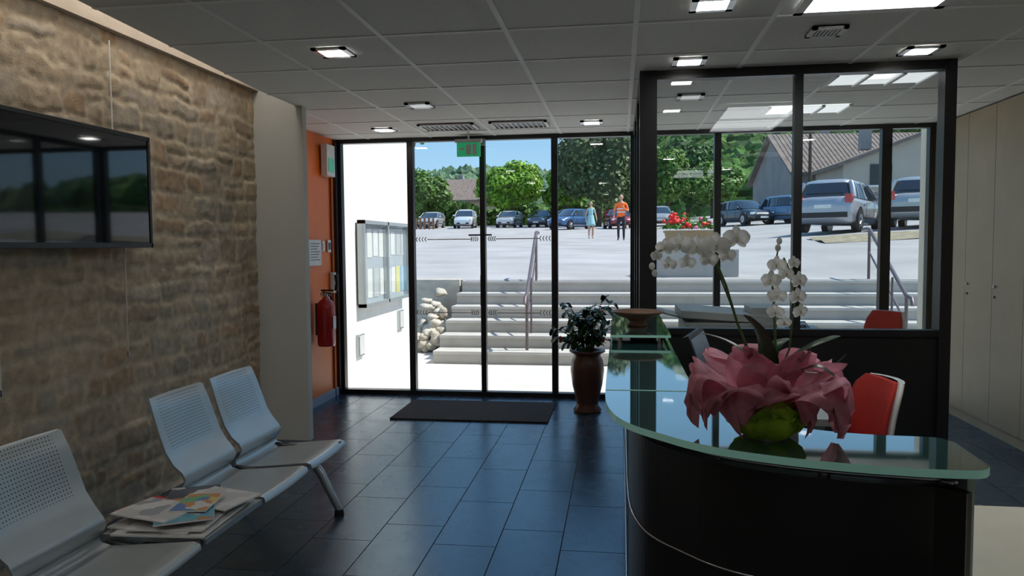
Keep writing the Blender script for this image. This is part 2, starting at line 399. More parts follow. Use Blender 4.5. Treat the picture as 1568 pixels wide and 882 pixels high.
# ------------------------------------------------------------------ left wall things
m=MB('wall_television')
tv0,tv1=2.76,3.95
m.b2(-2.69,-2.64,tv0,tv1,1.5,2.12,plastic_k)
m.b2(-2.645,-2.636,tv0+.02,tv1-.02,1.525,2.10,MAT('tv_screen',(.006,.008,.01),.04,spec=.5,coat=.2))
for z0,z1 in((1.5,1.527),(2.098,2.12)): m.b2(-2.66,-2.63,tv0,tv1,z0,z1,plastic_k)
for y0,y1 in((tv0,tv0+.02),(tv1-.02,tv1)): m.b2(-2.66,-2.63,y0,y1,1.5,2.12,plastic_k)
m.b2(-2.75,-2.69,3.1,3.6,1.65,1.95,darkmetal)
m.build(recenter=True,bevel=.003)
rodm=MAT('rod_white',(.75,.73,.68),.4)
for y,z0,z1 in ((3.84,.9,1.5),(2.96,.85,1.5),(3.78,2.12,2.62)):
    m=MB('picture_hanging_rod'); m.tube([(0,0,z0),(0,0,z1)],.004,rodm); m.tube([(0,0,z0-.01),(0,0,z0+.02)],.007,chrome); m.build((-2.735,y,0))
# orange wall items
m=MB('emergency_light_box'); m.b2(0,.06,-.1,.1,-.15,.15,plastic_w); m.b2(.06,.066,-.07,.07,-.11,.02,MAT('sign_green',(.1,.45,.3),.4,emis=.15)); m.build((-2.808,6.95,2.32),bevel=.01)
m=MB('wall_notice'); m.b2(0,.004,-.14,.14,-.12,.12,paper)
ink=MAT('ink',(.2,.2,.22),.8)
for i in range(7): m.b2(.004,.005,-.11,.11-.03*(i%3),.08-.025*i,.088-.025*i,ink)
m.build((-2.808,6.66,1.44))
m=MB('light_switch'); m.b2(0,.012,-.03,.03,-.05,.05,plastic_w); m.b2(.012,.018,-.02,.02,-.03,.03,plastic_w); m.build((-2.825,6.88,1.5),bevel=.003)
m=MB('light_switch'); m.b2(0,.012,-.04,.04,-.06,.06,plastic_w); m.b2(.012,.018,-.025,.025,-.035,.035,darkmetal); m.build((-2.825,7.03,1.5),bevel=.003)
m=MB('wall_intercom'); m.b2(0,.04,-.035,.035,-.1,.1,plastic_w); m.tube([(.05,0,-.08),(.06,0,0),(.05,0,.08)],[.02,.014,.02],plastic_k); m.build((-2.825,7.08,1.14),bevel=.006)
m=MB('fire_extinguisher')
m.lathe([(0,0),(.075,0),(.082,.02),(.082,.36),(.07,.41),(.035,.44),(.025,.46),(0,.46)],red)
m.tube([(0,0,.45),(0,0,.5)],.02,chrome); m.box((0.02,0,.52),(.12,.025,.015),plastic_k); m.box((0.02,0,.495),(.09,.02,.012),plastic_k,Matrix.Rotation(.25,3,'Y'))
m.tube([(0,.03,.48),(.02,.08,.46),(.03,.1,.36),(.03,.1,.2),(.03,.09,.1)],.011,plastic_k); m.box((.083,0,.22),(.002,.07,.12),paper); m.tube([(-.03,0,.46),(-.04,.01,.5)],.015,chrome)
m.box((-.085,0,.25),(.02,.05,.3),darkmetal)
m.build((-2.715,6.66,.57))

# ------------------------------------------------------------------ beam bench
def perf_mat():
    m=MAT('perforated_steel',(.46,.51,.53),.36,.6,var=.04); nt=m.node_tree;N=nt.nodes;L=nt.links;b=N['Principled BSDF']
    tc=N.new('ShaderNodeTexCoord'); sx=N.new('ShaderNodeSeparateXYZ'); L.new(tc.outputs['Object'],sx.inputs[0])
    ds=[]
    for ax,p in (('Y',.0145),('Z',.0138)):
        d=N.new('ShaderNodeMath'); d.operation='DIVIDE'; d.inputs[1].default_value=p; L.new(sx.outputs[ax],d.inputs[0])
        f=N.new('ShaderNodeMath'); f.operation='FRACT'; L.new(d.outputs[0],f.inputs[0])
        s=N.new('ShaderNodeMath'); s.operation='SUBTRACT'; s.inputs[1].default_value=.5; L.new(f.outputs[0],s.inputs[0])
        q=N.new('ShaderNodeMath'); q.operation='POWER'; q.inputs[1].default_value=2; L.new(s.outputs[0],q.inputs[0]); ds.append(q)
    a=N.new('ShaderNodeMath'); L.new(ds[0].outputs[0],a.inputs[0]); L.new(ds[1].outputs[0],a.inputs[1])
    c=N.new('ShaderNodeMath'); c.operation='LESS_THAN'; c.inputs[1].default_value=.045; L.new(a.outputs[0],c.inputs[0])
    old=b.inputs['Base Color'].links[0].from_socket
    mx=N.new('ShaderNodeMix'); mx.data_type='RGBA'; L.new(c.outputs[0],mx.inputs[0]); L.new(old,mx.inputs[6]); mx.inputs[7].default_value=(.12,.12,.12,1); L.new(mx.outputs[2],b.inputs['Base Color'])
    return m
perf=perf_mat()
prof=[(-2.055,.835),(-2.045,.83),(-2.02,.76),(-1.99,.67),(-1.965,.60),(-1.93,.545),(-1.895,.51),(-1.88,.48),(-1.895,.45),(-1.915,.43),(-1.91,.408),(-1.87,.397),(-1.8,.402),(-1.7,.412),(-1.6,.422),(-1.54,.428),(-1.515,.42),(-1.51,.40)]
def wfac(i):
    if i==0: return .9
    if i==1: return .94
    if i==2: return .98
    if i in(6,7,8,9): return .97
    return 1
m=MB('beam_bench')
def shell(y0,y1,seat_only=False):
    idx=range(len(prof)) if not seat_only else range(11,len(prof))
    cols=[0,.12,.3,.5,.7,.88,1]
    V=[];Fs=[];mm=[]
    for i in idx:
        x,z=prof[i]
        for c in cols:
            h=(c-.5)*(y1-y0)*wfac(i); V.append((x-(.014*(1-abs(2*c-1)**2) if i<6 else 0),(y0+y1)/2+h,z-(.008*(1-abs(2*c-1)**2) if i>10 else 0)))
    nc=len(cols); nr=len(V)//nc
    for r in range(nr-1):
        for c in range(nc-1):
            Fs.append((r*nc+c,r*nc+c+1,(r+1)*nc+c+1,(r+1)*nc+c))
            mm.append(perf if (not seat_only and 1<=r<=3 and 1<=c<=4) else silver)
    m.add(V,Fs,mm,True)
    V2=[(v[0]-.008,v[1],v[2]-.008) for v in V]; m.add(V2,[f[::-1] for f in Fs],silver,True)
    e=[(r*nc) for r in range(nr)]
    for off in (0,nc-1):
        VV=[];FF=[]
        for k,r in enumerate(e): VV+= [V[r+off],V2[r+off]]
        for k in range(nr-1): FF.append((2*k,2*k+1,2*k+3,2*k+2))
        m.add(VV,FF,silver)
    for row in (0,nr-1):
        VV=[];FF=[]
        for c in range(nc): VV+=[V[row*nc+c],V2[row*nc+c]]
        for k in range(nc-1): FF.append((2*k,2*k+1,2*k+3,2*k+2))
        m.add(VV,FF,silver)
shell(3.485,3.94); shell(2.99,3.44); shell(2.04,2.49); shell(1.55,2.0)
m.b2(-1.93,-1.51,2.52,2.96,.405,.425,silver)
m.b2(-1.80,-1.72,1.5,3.98,.32,.375,darkmetal)
for y in (1.75,2.975,3.4625,3.9,2.505,2.02):
    m.tube([(-1.9,y,.40),(-1.76,y,.38),(-1.52,y,.415)],[.014,.022,.012],darkmetal,8)
for y in (1.7,3.93):
    for (fx) in (-1.55,-2.12):
        m.tube([(-1.76,y,.36),(lerp(-1.76,fx,.5),y,.24),(fx,y,.03)],[.032,.026,.02],silver,8)
        m.tube([(fx,y,0),(fx,y,.035)],[.028,.024],plastic_k,12)
m.build()
# magazines
def cover(i,a,b,c,d=(.6,.62,.62),sc_=13):
    mt=bpy.data.materials.new('magazine_cover_%d'%i); mt.use_nodes=True; N=mt.node_tree.nodes;L=mt.node_tree.links
    tc=N.new('ShaderNodeTexCoord'); v=N.new('ShaderNodeTexVoronoi'); v.distance='CHEBYCHEV'; v.inputs['Scale'].default_value=sc_
    L.new(tc.outputs['Object'],v.inputs[0]); cr=N.new('ShaderNodeValToRGB'); cr.color_ramp.interpolation='CONSTANT'
    e=cr.color_ramp.elements; pal=[d,a,b,a,c,(.6,.6,.58)]
    e[0].color=(*pal[0],1); e[1].position=.2; e[1].color=(*pal[1],1)
    for k,p in ((2,.4),(3,.55),(4,.7),(5,.85)): q=e.new(p); q.color=(*pal[k],1)
    sc=N.new('ShaderNodeSeparateColor'); L.new(v.outputs['Color'],sc.inputs[0]); L.new(sc.outputs[0],cr.inputs[0])
    L.new(cr.outputs[0],N['Principled BSDF'].inputs['Base Color'])
    N['Principled BSDF'].inputs['Roughness'].default_value=.35; return mt
cov=[cover(0,(.08,.3,.42),(.5,.2,.06),(.12,.4,.45),(.15,.35,.5),18),cover(1,(.55,.03,.03),(.6,.05,.04),(.7,.7,.68),(.5,.03,.03),12),cover(2,(.15,.4,.2),(.65,.5,.15),(.1,.2,.45),(.55,.25,.1),22),cover(3,(.5,.5,.5),(.3,.32,.35),(.6,.6,.6),(.62,.62,.62),10),cover(4,(.06,.07,.1),(.1,.1,.12),(.5,.5,.5),(.08,.09,.12),14)]
m=MB('magazine_stack')
def mag(x,y,a,z,h,w_,l_,cv):
    M_=Matrix.Translation((x,y,z+h/2))@rotz(a)
    m.box((0,0,0),(w_,l_,h*.85),paper,M=M_); m.box((0,0,h*.45),(w_*.99,l_*.99,.0012),cv,M=M_)
z=.001
for (x,y,a,h,w_,l_,c) in ((.02,-.02,.05,.009,.36,.43,3),(-.01,.0,-.08,.008,.34,.42,3),(.03,-.03,.1,.008,.3,.38,3),(-.09,-.02,1.3,.007,.2,.28,1),(-.04,.13,.4,.006,.2,.22,4),(.10,.09,1.3,.006,.21,.26,3),(.05,-.07,.5,.007,.21,.29,0),(-.05,-.10,1.35,.006,.2,.27,3),(.07,-.02,.15,.006,.14,.2,2)):
    mag(x,y,a,z,h,w_,l_,cov[c]); z+=h
m.build((-1.73,2.74,.427))

# ------------------------------------------------------------------ reception desk
CT=1.03
outer=[(-.045,4.62),(-.047,3.2),(-.048,2.39),(-.04,2.19),(-.01,2.04),(.035,1.945),(.1,1.87),(.16,1.80),(.24,1.74),(.356,1.69),(.481,1.655),(.606,1.637),(.70,1.632),(.745,1.64),(.765,1.67)]
inner=[(.775,1.86),(.762,1.90),(.735,1.91),(.6,1.915),(.48,1.95),(.37,2.03),(.29,2.14),(.245,2.27),(.235,2.41),(.235,4.62)]
cglass=MAT('counter_glass',(.03,.09,.085),.03,var=.1,spec=1.0,coat=1)
m=MB('reception_desk')
def smooth_poly(P,n=3):
    for _ in range(n-1):
        Q=[P[0]]
        for a,b in zip(P[:-1],P[1:]): Q+=[(lerp(a[0],b[0],.25),lerp(a[1],b[1],.25)),(lerp(a[0],b[0],.75),lerp(a[1],b[1],.75))]
        Q.append(P[-1]); P=Q
    return P
so_=smooth_poly(outer); si_=smooth_poly(inner)
m.prism(so_+si_,CT-.018,CT,cglass,frost)
m.prism([(-.045,3.55),(.235,3.55),(.235,4.6),(-.045,4.6)],CT+.03,CT+.042,cglass,frost)
for (x,y) in ((.0,3.62),(.19,3.62),(.0,4.5),(.19,4.5)): m.tube([(x,y,CT),(x,y,CT+.03)],.012,chrome)
m.b2(-.044,.233,2.417,2.423,CT-.001,CT+.0015,frost)
def offs(P,d):
    Q=[]
    for i,p in enumerate(P):
        a=P[max(0,i-1)]; b=P[min(len(P)-1,i+1)]; t=Vector((b[0]-a[0],b[1]-a[1])).normalized(); nrm=Vector((-t.y,t.x)); Q.append((p[0]+nrm.x*d,p[1]+nrm.y*d))
    return Q
outb=[p for p in offs(so_,.075) if p[0]<.73]
inb=[(.73,outb[-1][1]+.04)]+[p for p in offs(outb,.04)][::-1]
deskm=MAT('black_oak_veneer',(.016,.014,.014),.38,var=.4,scale=2.5,bump=.05)
m.prism(outb+inb[1:],.08,CT-.06,deskm)
pl=offs(outb,.03); m.prism(pl+offs(outb,.05)[::-1],0,.08,darkmetal)
for z in (.715,.3):
    ob=offs(outb,-.003); m.tube([(p[0],p[1],z) for p in ob],.003,chrome,6)
m.tube([(p[0],p[1],CT-.045) for p in offs(outb,.01)],.006,chrome,6)
for i in range(0,len(outb),max(1,len(outb)//6)):
    p=offs(outb,.03)[i]; m.tube([(p[0],p[1],CT-.06),(p[0],p[1],CT-.018)],.014,chrome)
m.b2(.735,.75,1.70,1.9,0,CT-.018,MAT('frosted_end_panel',(.5,.6,.55),.3,spec=.6)); m.b2(.60,.72,1.76,1.86,CT-.05,CT-.018,chrome)
m.b2(.024,.028,2.5,2.54,.0,CT-.06,chrome)
m.prism([(.755,1.3),(1.5,1.3),(1.5,2.26),(.755,2.26)],.725,.75,MAT('cream_worktop',(.68,.64,.52),.4)); m.b2(.8,.84,1.4,2.2,0,.725,plastic_w); m.b2(1.44,1.48,1.4,2.2,0,.725,plastic_w)
m.build(bevel=0)

# bowl
m=MB('wooden_bowl'); bw=MAT('turned_wood',(.2,.11,.06),.45,var=.3,scale=25)
m.lathe([(0,0),(.05,0),(.055,.008),(.04,.02),(.05,.035),(.09,.05),(.13,.07),(.138,.078),(.132,.08),(.09,.062),(.04,.05),(0,.048)],bw,seg=36)
m.build((.09,3.95,CT+.042))

# staff desk + monitor + keyboard
m=MB('office_desk'); m.b2(.27,.9,3.3,4.12,.72,.75,MAT('grey_laminate',(.3,.3,.29),.4))
for x in(.32,.85):
    for y in (3.36,4.06): m.b2(x-.02,x+.02,y-.02,y+.02,0,.72,silver)
m.b2(.3,.32,3.4,4.0,.3,.72,plastic_w); m.build(recenter=True)
m=MB('computer_monitor'); Rm=Matrix.Rotation(-.35,3,'Y')
m.box((0,0,.2),(.03,.42,.28),plastic_k,Rm); m.box((.018,0,.2),(.004,.39,.25),MAT('monitor_screen',(.02,.03,.05),.25,emis=.03,ecol=(.3,.45,.6)),Rm)
m.box((-.01,0,.09),(.03,.06,.16),plastic_k); m.box((0,0,.008),(.18,.24,.016),plastic_k); m.build((.385,3.6,.75),rotz=-.25,bevel=.004)
m=MB('computer_keyboard'); m.box((0,0,.012),(.15,.42,.02),plastic_w)
for i in range(5):
    for j in range(14): m.box((-.055+.027*i,-.19+.029*j,.026),(.022,.024,.008),plastic_w)
m.build((.65,3.6,.75),rotz=-.15)
def office_chair(loc,rz,dz=0,sw=1):
    m=MB('office_chair')
    rings=[]
    for i in range(9):
        t=i/8; z=.48+(.35+dz)*t; hw=.2*sw*(1-.25*max(0,(t-.75)/.25)**2)*(.85+.15*min(1,t*3)); bx=.22+.06*t*t
        ring=[]
        for k in range(12):
            q=2*pi*k/12; yy=math.cos(q)*hw; xx=math.sin(q)*.028; ring.append((bx+xx-.06*(abs(yy)/.21)**2+.03,yy,z))
        rings.append(ring)
    m.loft(rings,red_f)
    rings=[[(p[0]+.03,p[1]*1.05,p[2]-.01+.01*(i/8)) for p in r] for i,r in enumerate(rings)]
    m.loft(rings,plastic_w)
    m.ell((0,0,.455),(.24,.23,.045),red_f,20,8); m.ell((0,0,.425),(.21,.2,.03),plastic_k,20,8)
    m.tube([(.05,0,.41),(.24,0,.40),(.29,0,.5),(.3,0,.62)],.02,plastic_k)
    m.tube([(0,0,.1),(0,0,.41)],.025,chrome)
    for k in range(5):
        a=2*pi*k/5; m.tube([(0,0,.12),(.15*math.cos(a),.15*math.sin(a),.1),(.28*math.cos(a),.28*math.sin(a),.07)],[.03,.024,.016],plastic_k)
        c=(.28*math.cos(a),.28*math.sin(a)); m.tube([(c[0]-.012,c[1],.03),(c[0]+.012,c[1],.03)],.03,plastic_k,14)
    return m.build(loc,rotz=rz)
office_chair((.99,3.84,0),.15)
office_chair((1.74,5.78,0),.62,.15,.8)
# printer in glazed office
m=MB('photocopier'); gr=MAT('copier_grey',(.42,.44,.44),.45)
m.b2(-.28,.28,-.3,.3,.0,.86,MAT('copier_dark',(.12,.12,.13),.4)); m.b2(-.3,.3,-.32,.32,.86,.96,gr)
m.box((-.02,0,1.0),(.62,.6,.05),gr,Matrix.Rotation(.06,3,'Y')); m.box((.24,-.1,1.01),(.2,.3,.1),gr); m.box((-.38,0,1.0),(.26,.34,.015),gr,Matrix.Rotation(.25,3,'Y'))
for z in(.2,.42,.64): m.b2(-.26,.26,-.305,-.3,z,z+.015,gr)
m.build((.74,5.5,0),bevel=.01)
m=MB('office_desk'); m.b2(-.55,.30,-.3,.3,.72,.75,gr)
for x in(-.5,.25):
    for y in(-.25,.25): m.b2(x-.02,x+.02,y-.02,y+.02,0,.72,silver)
m.build((1.43,6.8,0))
m=MB('desk_telephone'); m.box((0,0,.03),(.18,.2,.03),plastic_k,Matrix.Rotation(.2,3,'X')); m.tube([(-.07,-.08,.06),(-.07,0,.085),(-.07,.08,.07)],[.02,.013,.02],plastic_k)
for i in range(12): m.box((.0+.03*(i%3),-.05+.03*(i//3),.05),(.02,.02,.01),plastic_w)
m.build((1.5,6.7,.752))

# ------------------------------------------------------------------ orchid
def flower(m,c,nrm,s,mat=petal,cm=petalc):
    nrm=Vector(nrm).normalized(); q=nrm.to_track_quat('Z','Y').to_matrix().to_4x4(); T=Matrix.Translation(c)@q
    for (ang,ln,wd) in ((.1,.55,.62),(pi-.1,.55,.62),(pi/2,.52,.36),(pi*1.24,.5,.34),(pi*1.76,.5,.34)):
        V=[];Fq=[];nr=7;nc=5
        for i in range(nr):
            t=i/(nr-1); ww=wd*math.sin(pi*min(1,(.1+.86*t)))**.6
            for j in range(nc):
                u=(j/(nc-1)-.5); V.append((ln*s*t,u*ww*s,s*(.1*t*t-.16*t*t*t+.07*(1-4*u*u)*t)))
        for i in range(nr-1):
            for j in range(nc-1): a=i*nc+j; Fq.append((a,a+1,a+nc+1,a+nc))
        m.add(V,Fq,mat,True,T@rotz(ang)@Matrix.Translation((0,0,.01*s*(1 if ang in(.1,pi-.1) else -1))))
    m.ell((0,-.03*s,.06*s),(.05*s,.07*s,.06*s),cm,8,6,M=T); m.ell((0,-.12*s,.09*s),(.05*s,.1*s,.03*s),mat,8,6,M=T)
def strap_leaf(m,pts,w,mat,fold=.25):
    pts=[Vector(p) for p in pts]
    P=[];n=len(pts)
    for i in range(n-1):
        p0=pts[max(i-1,0)];p1=pts[i];p2=pts[i+1];p3=pts[min(i+2,n-1)]
        for k in range(5):
            t=k/5; P.append(.5*((2*p1)+(-p0+p2)*t+(2*p0-5*p1+4*p2-p3)*t*t+(-p0+3*p1-3*p2+p3)*t**3))
    P.append(pts[-1]); V=[];Fq=[]
    for i,p in enumerate(P):
        t=i/(len(P)-1); d=(P[min(i+1,len(P)-1)]-P[max(i-1,0)]).normalized(); sd=d.cross(Vector((0,0,1)))
        if sd.length<.05: sd=Vector((1,0,0))
        sd.normalize(); up=sd.cross(d); ww=w*(.25+.75*math.sin(pi*min(1,.1+.87*t))**.6)*(1 if t<.97 else .4)
        for u in (-1,-.5,0,.5,1): V.append(p+sd*u*ww/2+up*(abs(u)*fold*ww/2))
    for i in range(len(P)-1):
        for j in range(4): a=i*5+j; Fq.append((a,a+1,a+6,a+5))
    m.add(V,Fq,mat,True)
pink=MAT('pink_tissue',(.85,.36,.46),.6,var=.22,scale=18,bump=.5,bscale=60,trl=.4)
greenw=MAT('green_tissue',(.48,.74,.06),.5,var=.25,scale=15,bump=.5,bscale=60,trl=.35)
m=MB('orchid_bouquet')
k=.00163
def L2(px,py,d=0):
    return Vector(((px-1180)*k*.99,(px-1180)*k*.14+d,(670-py)*k))
m.lathe([(0,0),(.05,0),(.058,.1),(.055,.1),(0,.09)],plastic_w)
def gw(r,z,q): return (r*(1+.09*math.sin(9*q)*(z/.06+.3)*.6+.08*math.sin(5*q+1)+.03*math.sin(17*q+3)),max(.001,z+.018*math.sin(7*q)*(z/.1)))
m.lathe([(.050,.0),(.06,.008),(.078,.022),(.088,.045),(.078,.065),(.086,.085),(.098,.10),(.07,.10)],greenw,seg=130,fn=gw)
def sheet(a,ln,wd,rise,droop,seed,tw=0,mat=pink,z0=.075,r0=.035):
    V=[];Fq=[];nr=16;nc=19
    for i in range(nr):
        t=i/(nr-1)
        for j in range(nc):
            u=j/(nc-1)*2-1
            wv=wd*(.4+.9*math.sin(pi*min(.9,.12+.72*t)))*(1 if t<.7 else 1-.9*((t-.7)/.3)**1.5)
            ruff=.015*math.sin(5*u+seed+4*t)*t+.007*math.sin(15*u+2*seed+6*t)*t+.005*math.sin(23*u+seed)*t
            x=r0+ln*math.sin(pi/2*t)**.9+ruff*.6-.03*u*u*t; y=u*wv/2+.012*math.sin(6*t+seed)
            z=z0+rise*math.sin(pi*.62*t)-droop*t**2.3+.03*u*u*t*(1 if seed%2<1 else -.9)+ruff+tw*u*t
            V.append((x,y,max(z,.012)))
    for i in range(nr-1):
        for j in range(nc-1): q=i*nc+j; Fq.append((q,q+1,q+nc+1,q+nc))
    m.add(V,Fq,mat,True,rotz(a))
for (a,ln,wd,ri,dr,sd_,tw) in ((pi*.98,.155,.21,.12,.13,1.2,.03),(pi*1.13,.14,.20,.11,.13,0.4,-.02),(-.06,.155,.21,.12,.13,3.1,-.03),(-.40,.14,.20,.11,.16,2.2,.03),(pi*1.33,.10,.15,.10,.11,5.3,.02),(-.95,.11,.15,.11,.13,4.4,-.02),(.5,.13,.18,.10,.02,6.1,0),(1.2,.12,.18,.10,.02,7.3,0),(2.0,.12,.18,.11,.02,8.1,0),(2.65,.14,.18,.11,.03,9.7,0),(-pi/2,.06,.11,.10,.03,2.7,.0),(-.75,.06,.12,.13,-.01,1.7,.0),(pi*1.25,.05,.12,.13,-.01,3.7,.0)):
    sheet(a,ln,wd,ri,dr,sd_,tw)
for (a,ln,wd,sd_) in ((-2.1,.07,.1,1.1),(-1.2,.075,.11,2.3),(-2.8,.08,.1,4.2),(-.4,.08,.1,5.1)):
    sheet(a,ln,wd,.05,.01,sd_,.01,greenw,.03,.03)
strap_leaf(m,[L2(1185,585),L2(1176,545,-.02),L2(1162,510,-.03),L2(1140,486,-.04)],.055,leafo)
strap_leaf(m,[L2(1188,585),L2(1205,555,-.03),L2(1240,532,-.05),L2(1280,518,-.04)],.045,leafo)
strap_leaf(m,[L2(1188,590,.01),L2(1225,575,.0),L2(1265,575,.0),L2(1297,548,.0)],.012,leafo)
strap_leaf(m,[L2(1175,590,.01),L2(1150,550,.03),L2(1120,530,.05),L2(1085,520,.06)],.03,leafo)
strap_leaf(m,[L2(1190,590),L2(1215,570,-.06),L2(1238,558,-.09),L2(1262,570,-.11)],.04,leafo)
strap_leaf(m,[L2(1180,590),L2(1190,550,.03),L2(1205,535,.05),L2(1225,530,.06)],.04,leafo)
s1=[L2(1180,600),L2(1160,560),L2(1135,500),L2(1118,445),L2(1100,405,-.01),L2(1080,385,-.02),L2(1050,380,-.03),L2(1015,395,-.03)]
m.tube(s1,[.0032]*6+[.002,.0015],stemg,8)
m.tube([L2(1172,600),L2(1150,540,.01),L2(1125,470,.01),L2(1105,420,.01)],.002,bark,6)
s2=[L2(1188,600),L2(1192,540),L2(1190,470,.01),L2(1186,430,.01),L2(1194,400,.01),L2(1197,378,.01)]
m.tube(s2,[.003,.003,.003,.0025,.002,.0012],stemg,8)
s3=[L2(1190,600,.01),L2(1214,540,.01),L2(1222,470,.02),L2(1215,425,.02),L2(1205,405,.02)]
m.tube(s3,.0025,stemg,8)
for (px,py,sz,dx,dz,d) in ((1130,375,36,.1,.1,-.02),(1100,386,38,0,.1,-.03),(1072,388,36,-.2,.1,-.03),(1118,400,26,.4,-.1,-.01),(1048,384,34,-.35,0,-.03),(1026,388,26,-.5,.1,-.02),(1032,412,22,-.4,-.3,-.03),(1058,410,24,-.2,-.3,-.03),(1090,406,26,.2,-.2,-.03),(1014,400,18,-.7,-.1,-.03)):
    flower(m,L2(px,py,d-.01),(dx,-1,dz),sz*k*1.0)
for (px,py,sz,dx,dz,d) in ((1191,415,26,-.5,0,0),(1183,437,28,-.6,0,0),(1192,460,26,-.3,-.1,0),(1190,484,24,-.4,-.2,0),(1205,428,22,.2,0,0),(1218,412,20,.5,.1,.01),(1226,438,26,.5,0,.01),(1224,462,26,.3,0,.01),(1228,484,24,.5,-.2,.01),(1203,500,20,0,-.3,0)):
    flower(m,L2(px,py,d-.01),(dx,-1,dz),sz*k*1.0)
for (px,py) in ((1008,415),(1012,425),(1197,380),(1195,390)): m.ell(L2(px,py,-.03 if px<1100 else .01),(.007,.007,.009),petal,8,6)
m.build((.352,1.87,CT+.001))

# ------------------------------------------------------------------ potted plant
m=MB('potted_plant'); terr=MAT('glazed_terracotta',(.10,.04,.025),.35,var=.25,coat=.2)
m.lathe([(0,0),(.12,0),(.125,.02),(.095,.06),(.1,.1),(.135,.25),(.15,.38),(.14,.46),(.12,.5),(.125,.525),(.16,.54),(.16,.555),(.13,.555),(.11,.5),(0,.5)],terr,seg=36)
rb=MAT('red_bloom',(.6,.05,.05),.5)
for i in range(28):
    a=2*pi*i/28*5+random.uniform(-.2,.2); rr=random.uniform(.1,.34); h=random.uniform(.62,1.0)
    if math.cos(a)>.3: rr=min(rr,.24)
    if rr<.2: h=random.uniform(.8,1.05)
    tip=Vector((rr*math.cos(a),rr*math.sin(a),h)); mid=Vector((tip.x*.35,tip.y*.35,lerp(.5,h,.6)))
    m.tube([(.03*math.cos(a),.03*math.sin(a),.48),mid,tip],[.006,.005,.003],stemg,6)
    for j in range(9):
        t=random.uniform(.3,1); b=(mid.lerp(tip,(t-.4)/.6) if t>.4 else Vector((0,0,.5)).lerp(mid,t/.4))
        aa=random.uniform(0,2*pi); l=random.uniform(.07,.13); d=Vector((math.cos(aa),math.sin(aa),random.uniform(-.4,.6)))
        strap_leaf(m,[b,b+d*l*.5+Vector((0,0,.01)),b+d*l-Vector((0,0,.03))],l*.45,leafd)
    if i%4==0: m.ell(tip,(.018,.018,.022),rb,8,6)
m.build((-.29,6.7,0))

# ------------------------------------------------------------------ exterior
def G(x,y):
    z=.96+.03*(min(y,40)-11)+.043*max(0,y-40)
    t=min(1,max(0,(y-13)/10)); return z+.06*max(0,min(x,30))*t
asph=MAT('pale_gravel_asphalt',(.345,.335,.335),.9,var=.16,scale=.6,bump=.3,bscale=25)
paving=MAT('stone_paving',(.44,.425,.40),.8,var=.08,scale=3)
nos=MAT('step_nosing',(.54,.525,.5),.8,var=.05)
def gridmesh(name,xs,ys,fz,mat,smooth=True):
    V=[(x,y,fz(x,y)) for y in ys for x in xs]; n=len(xs)
    Fq=[(j*n+i,j*n+i+1,(j+1)*n+i+1,(j+1)*n+i) for j in range(len(ys)-1) for i in range(n-1)]
    m=MB(name); m.add(V,Fq,mat,smooth); return m.build()
gridmesh('parking_ground',[-80+4*i for i in range(41)],[11.2,12]+[13+2.5*i for i in range(33)],G,asph)
m=MB('ground_forecourt'); m.b2(-14,14,7.36,11.3,-.1,0,MAT('forecourt_paving',(.54,.525,.5),.8,var=.06,scale=3)); m.build(recenter=True)
m=MB('entrance_steps')
for i in range(6):
    y0=9.25+.36*i; m.b2(-2.35,7.5,y0,11.4,.16*i,.16*(i+1)-.0005*(i==5),paving); m.b2(-2.35,7.5,y0-.025,y0+.02,.16*(i+1)-.035,.16*(i+1)+.001,nos)
m.build(recenter=True)
drys=MAT('dry_stone',(.52,.47,.39),.9,var=.3,scale=4,bump=.6,bscale=15)
sbox('retaining_wall',-14,-2.4,11.1,11.4,0,.98,drys); sbox('retaining_wall',7.55,14,11.1,11.4,0,.98,drys)
m=MB('boulder_pile')
def rockf(sd):
    def f(p):
        r=1+.18*math.sin(3.1*p.x+sd)+.15*math.sin(4.3*p.y+2*sd)+.12*math.sin(5*p.z+sd*3); return p*r
    return f
for i in range(60):
    y=random.uniform(10.1,10.9); x=random.uniform(-2.85,-2.48); hmax=.08+(y-10)*.85; z=random.uniform(.05,hmax)
    m.ell((x,y,z),(random.uniform(.06,.1),random.uniform(.07,.11),random.uniform(.05,.08)),drys,10,7,fn=rockf(i))
m.build()
m=MB('exterior_wall_left'); m.b2(-3.1,-2.82,7.46,9.9,0,4,extwhite); m.build(recenter=True)
# display case
m=MB('notice_display_case')
Y0,Y1,Z0,Z1=7.78,9.5,.83,1.78
for a,b,c,d in ((Y0,Y1,Z0,Z0+.04),(Y0,Y1,Z1-.04,Z1),(Y0,Y0+.04,Z0,Z1),(Y1-.04,Y1,Z0,Z1),((Y0+Y1)/2-.02,(Y0+Y1)/2+.02,Z0,Z1)): m.b2(-2.80,-2.72,a,b,c,d,silver)
m.b2(-2.815,-2.785,Y0+.03,Y1-.03,Z0+.03,Z1-.03,MAT('case_back',(.4,.45,.5),.7))
pb=MAT('paper_b',(.3,.55,.75),.7); py_=MAT('paper_y',(.7,.65,.25),.7); pg=MAT('paper_g',(.5,.52,.54),.7)
for i in range(16):
    yy=Y0+.14+.21*(i%8)+random.uniform(-.02,.02)+(.03 if i%8>3 else 0); zz=Z1-.25 if i<8 else Z0+.25; hh=random.uniform(.14,.17)
    m.b2(-2.784,-2.781,yy-.08,yy+.08,zz-hh,zz+hh,pb if i==15 else (py_ if i==14 else (pg if i in(7,6,10) else paper)))
m.add([(-2.735,Y0+.03,Z0+.03),(-2.735,Y1-.03,Z0+.03),(-2.735,Y1-.03,Z1-.03),(-2.735,Y0+.03,Z1-.03)],[(0,1,2,3)],glass)
m.build(recenter=True)
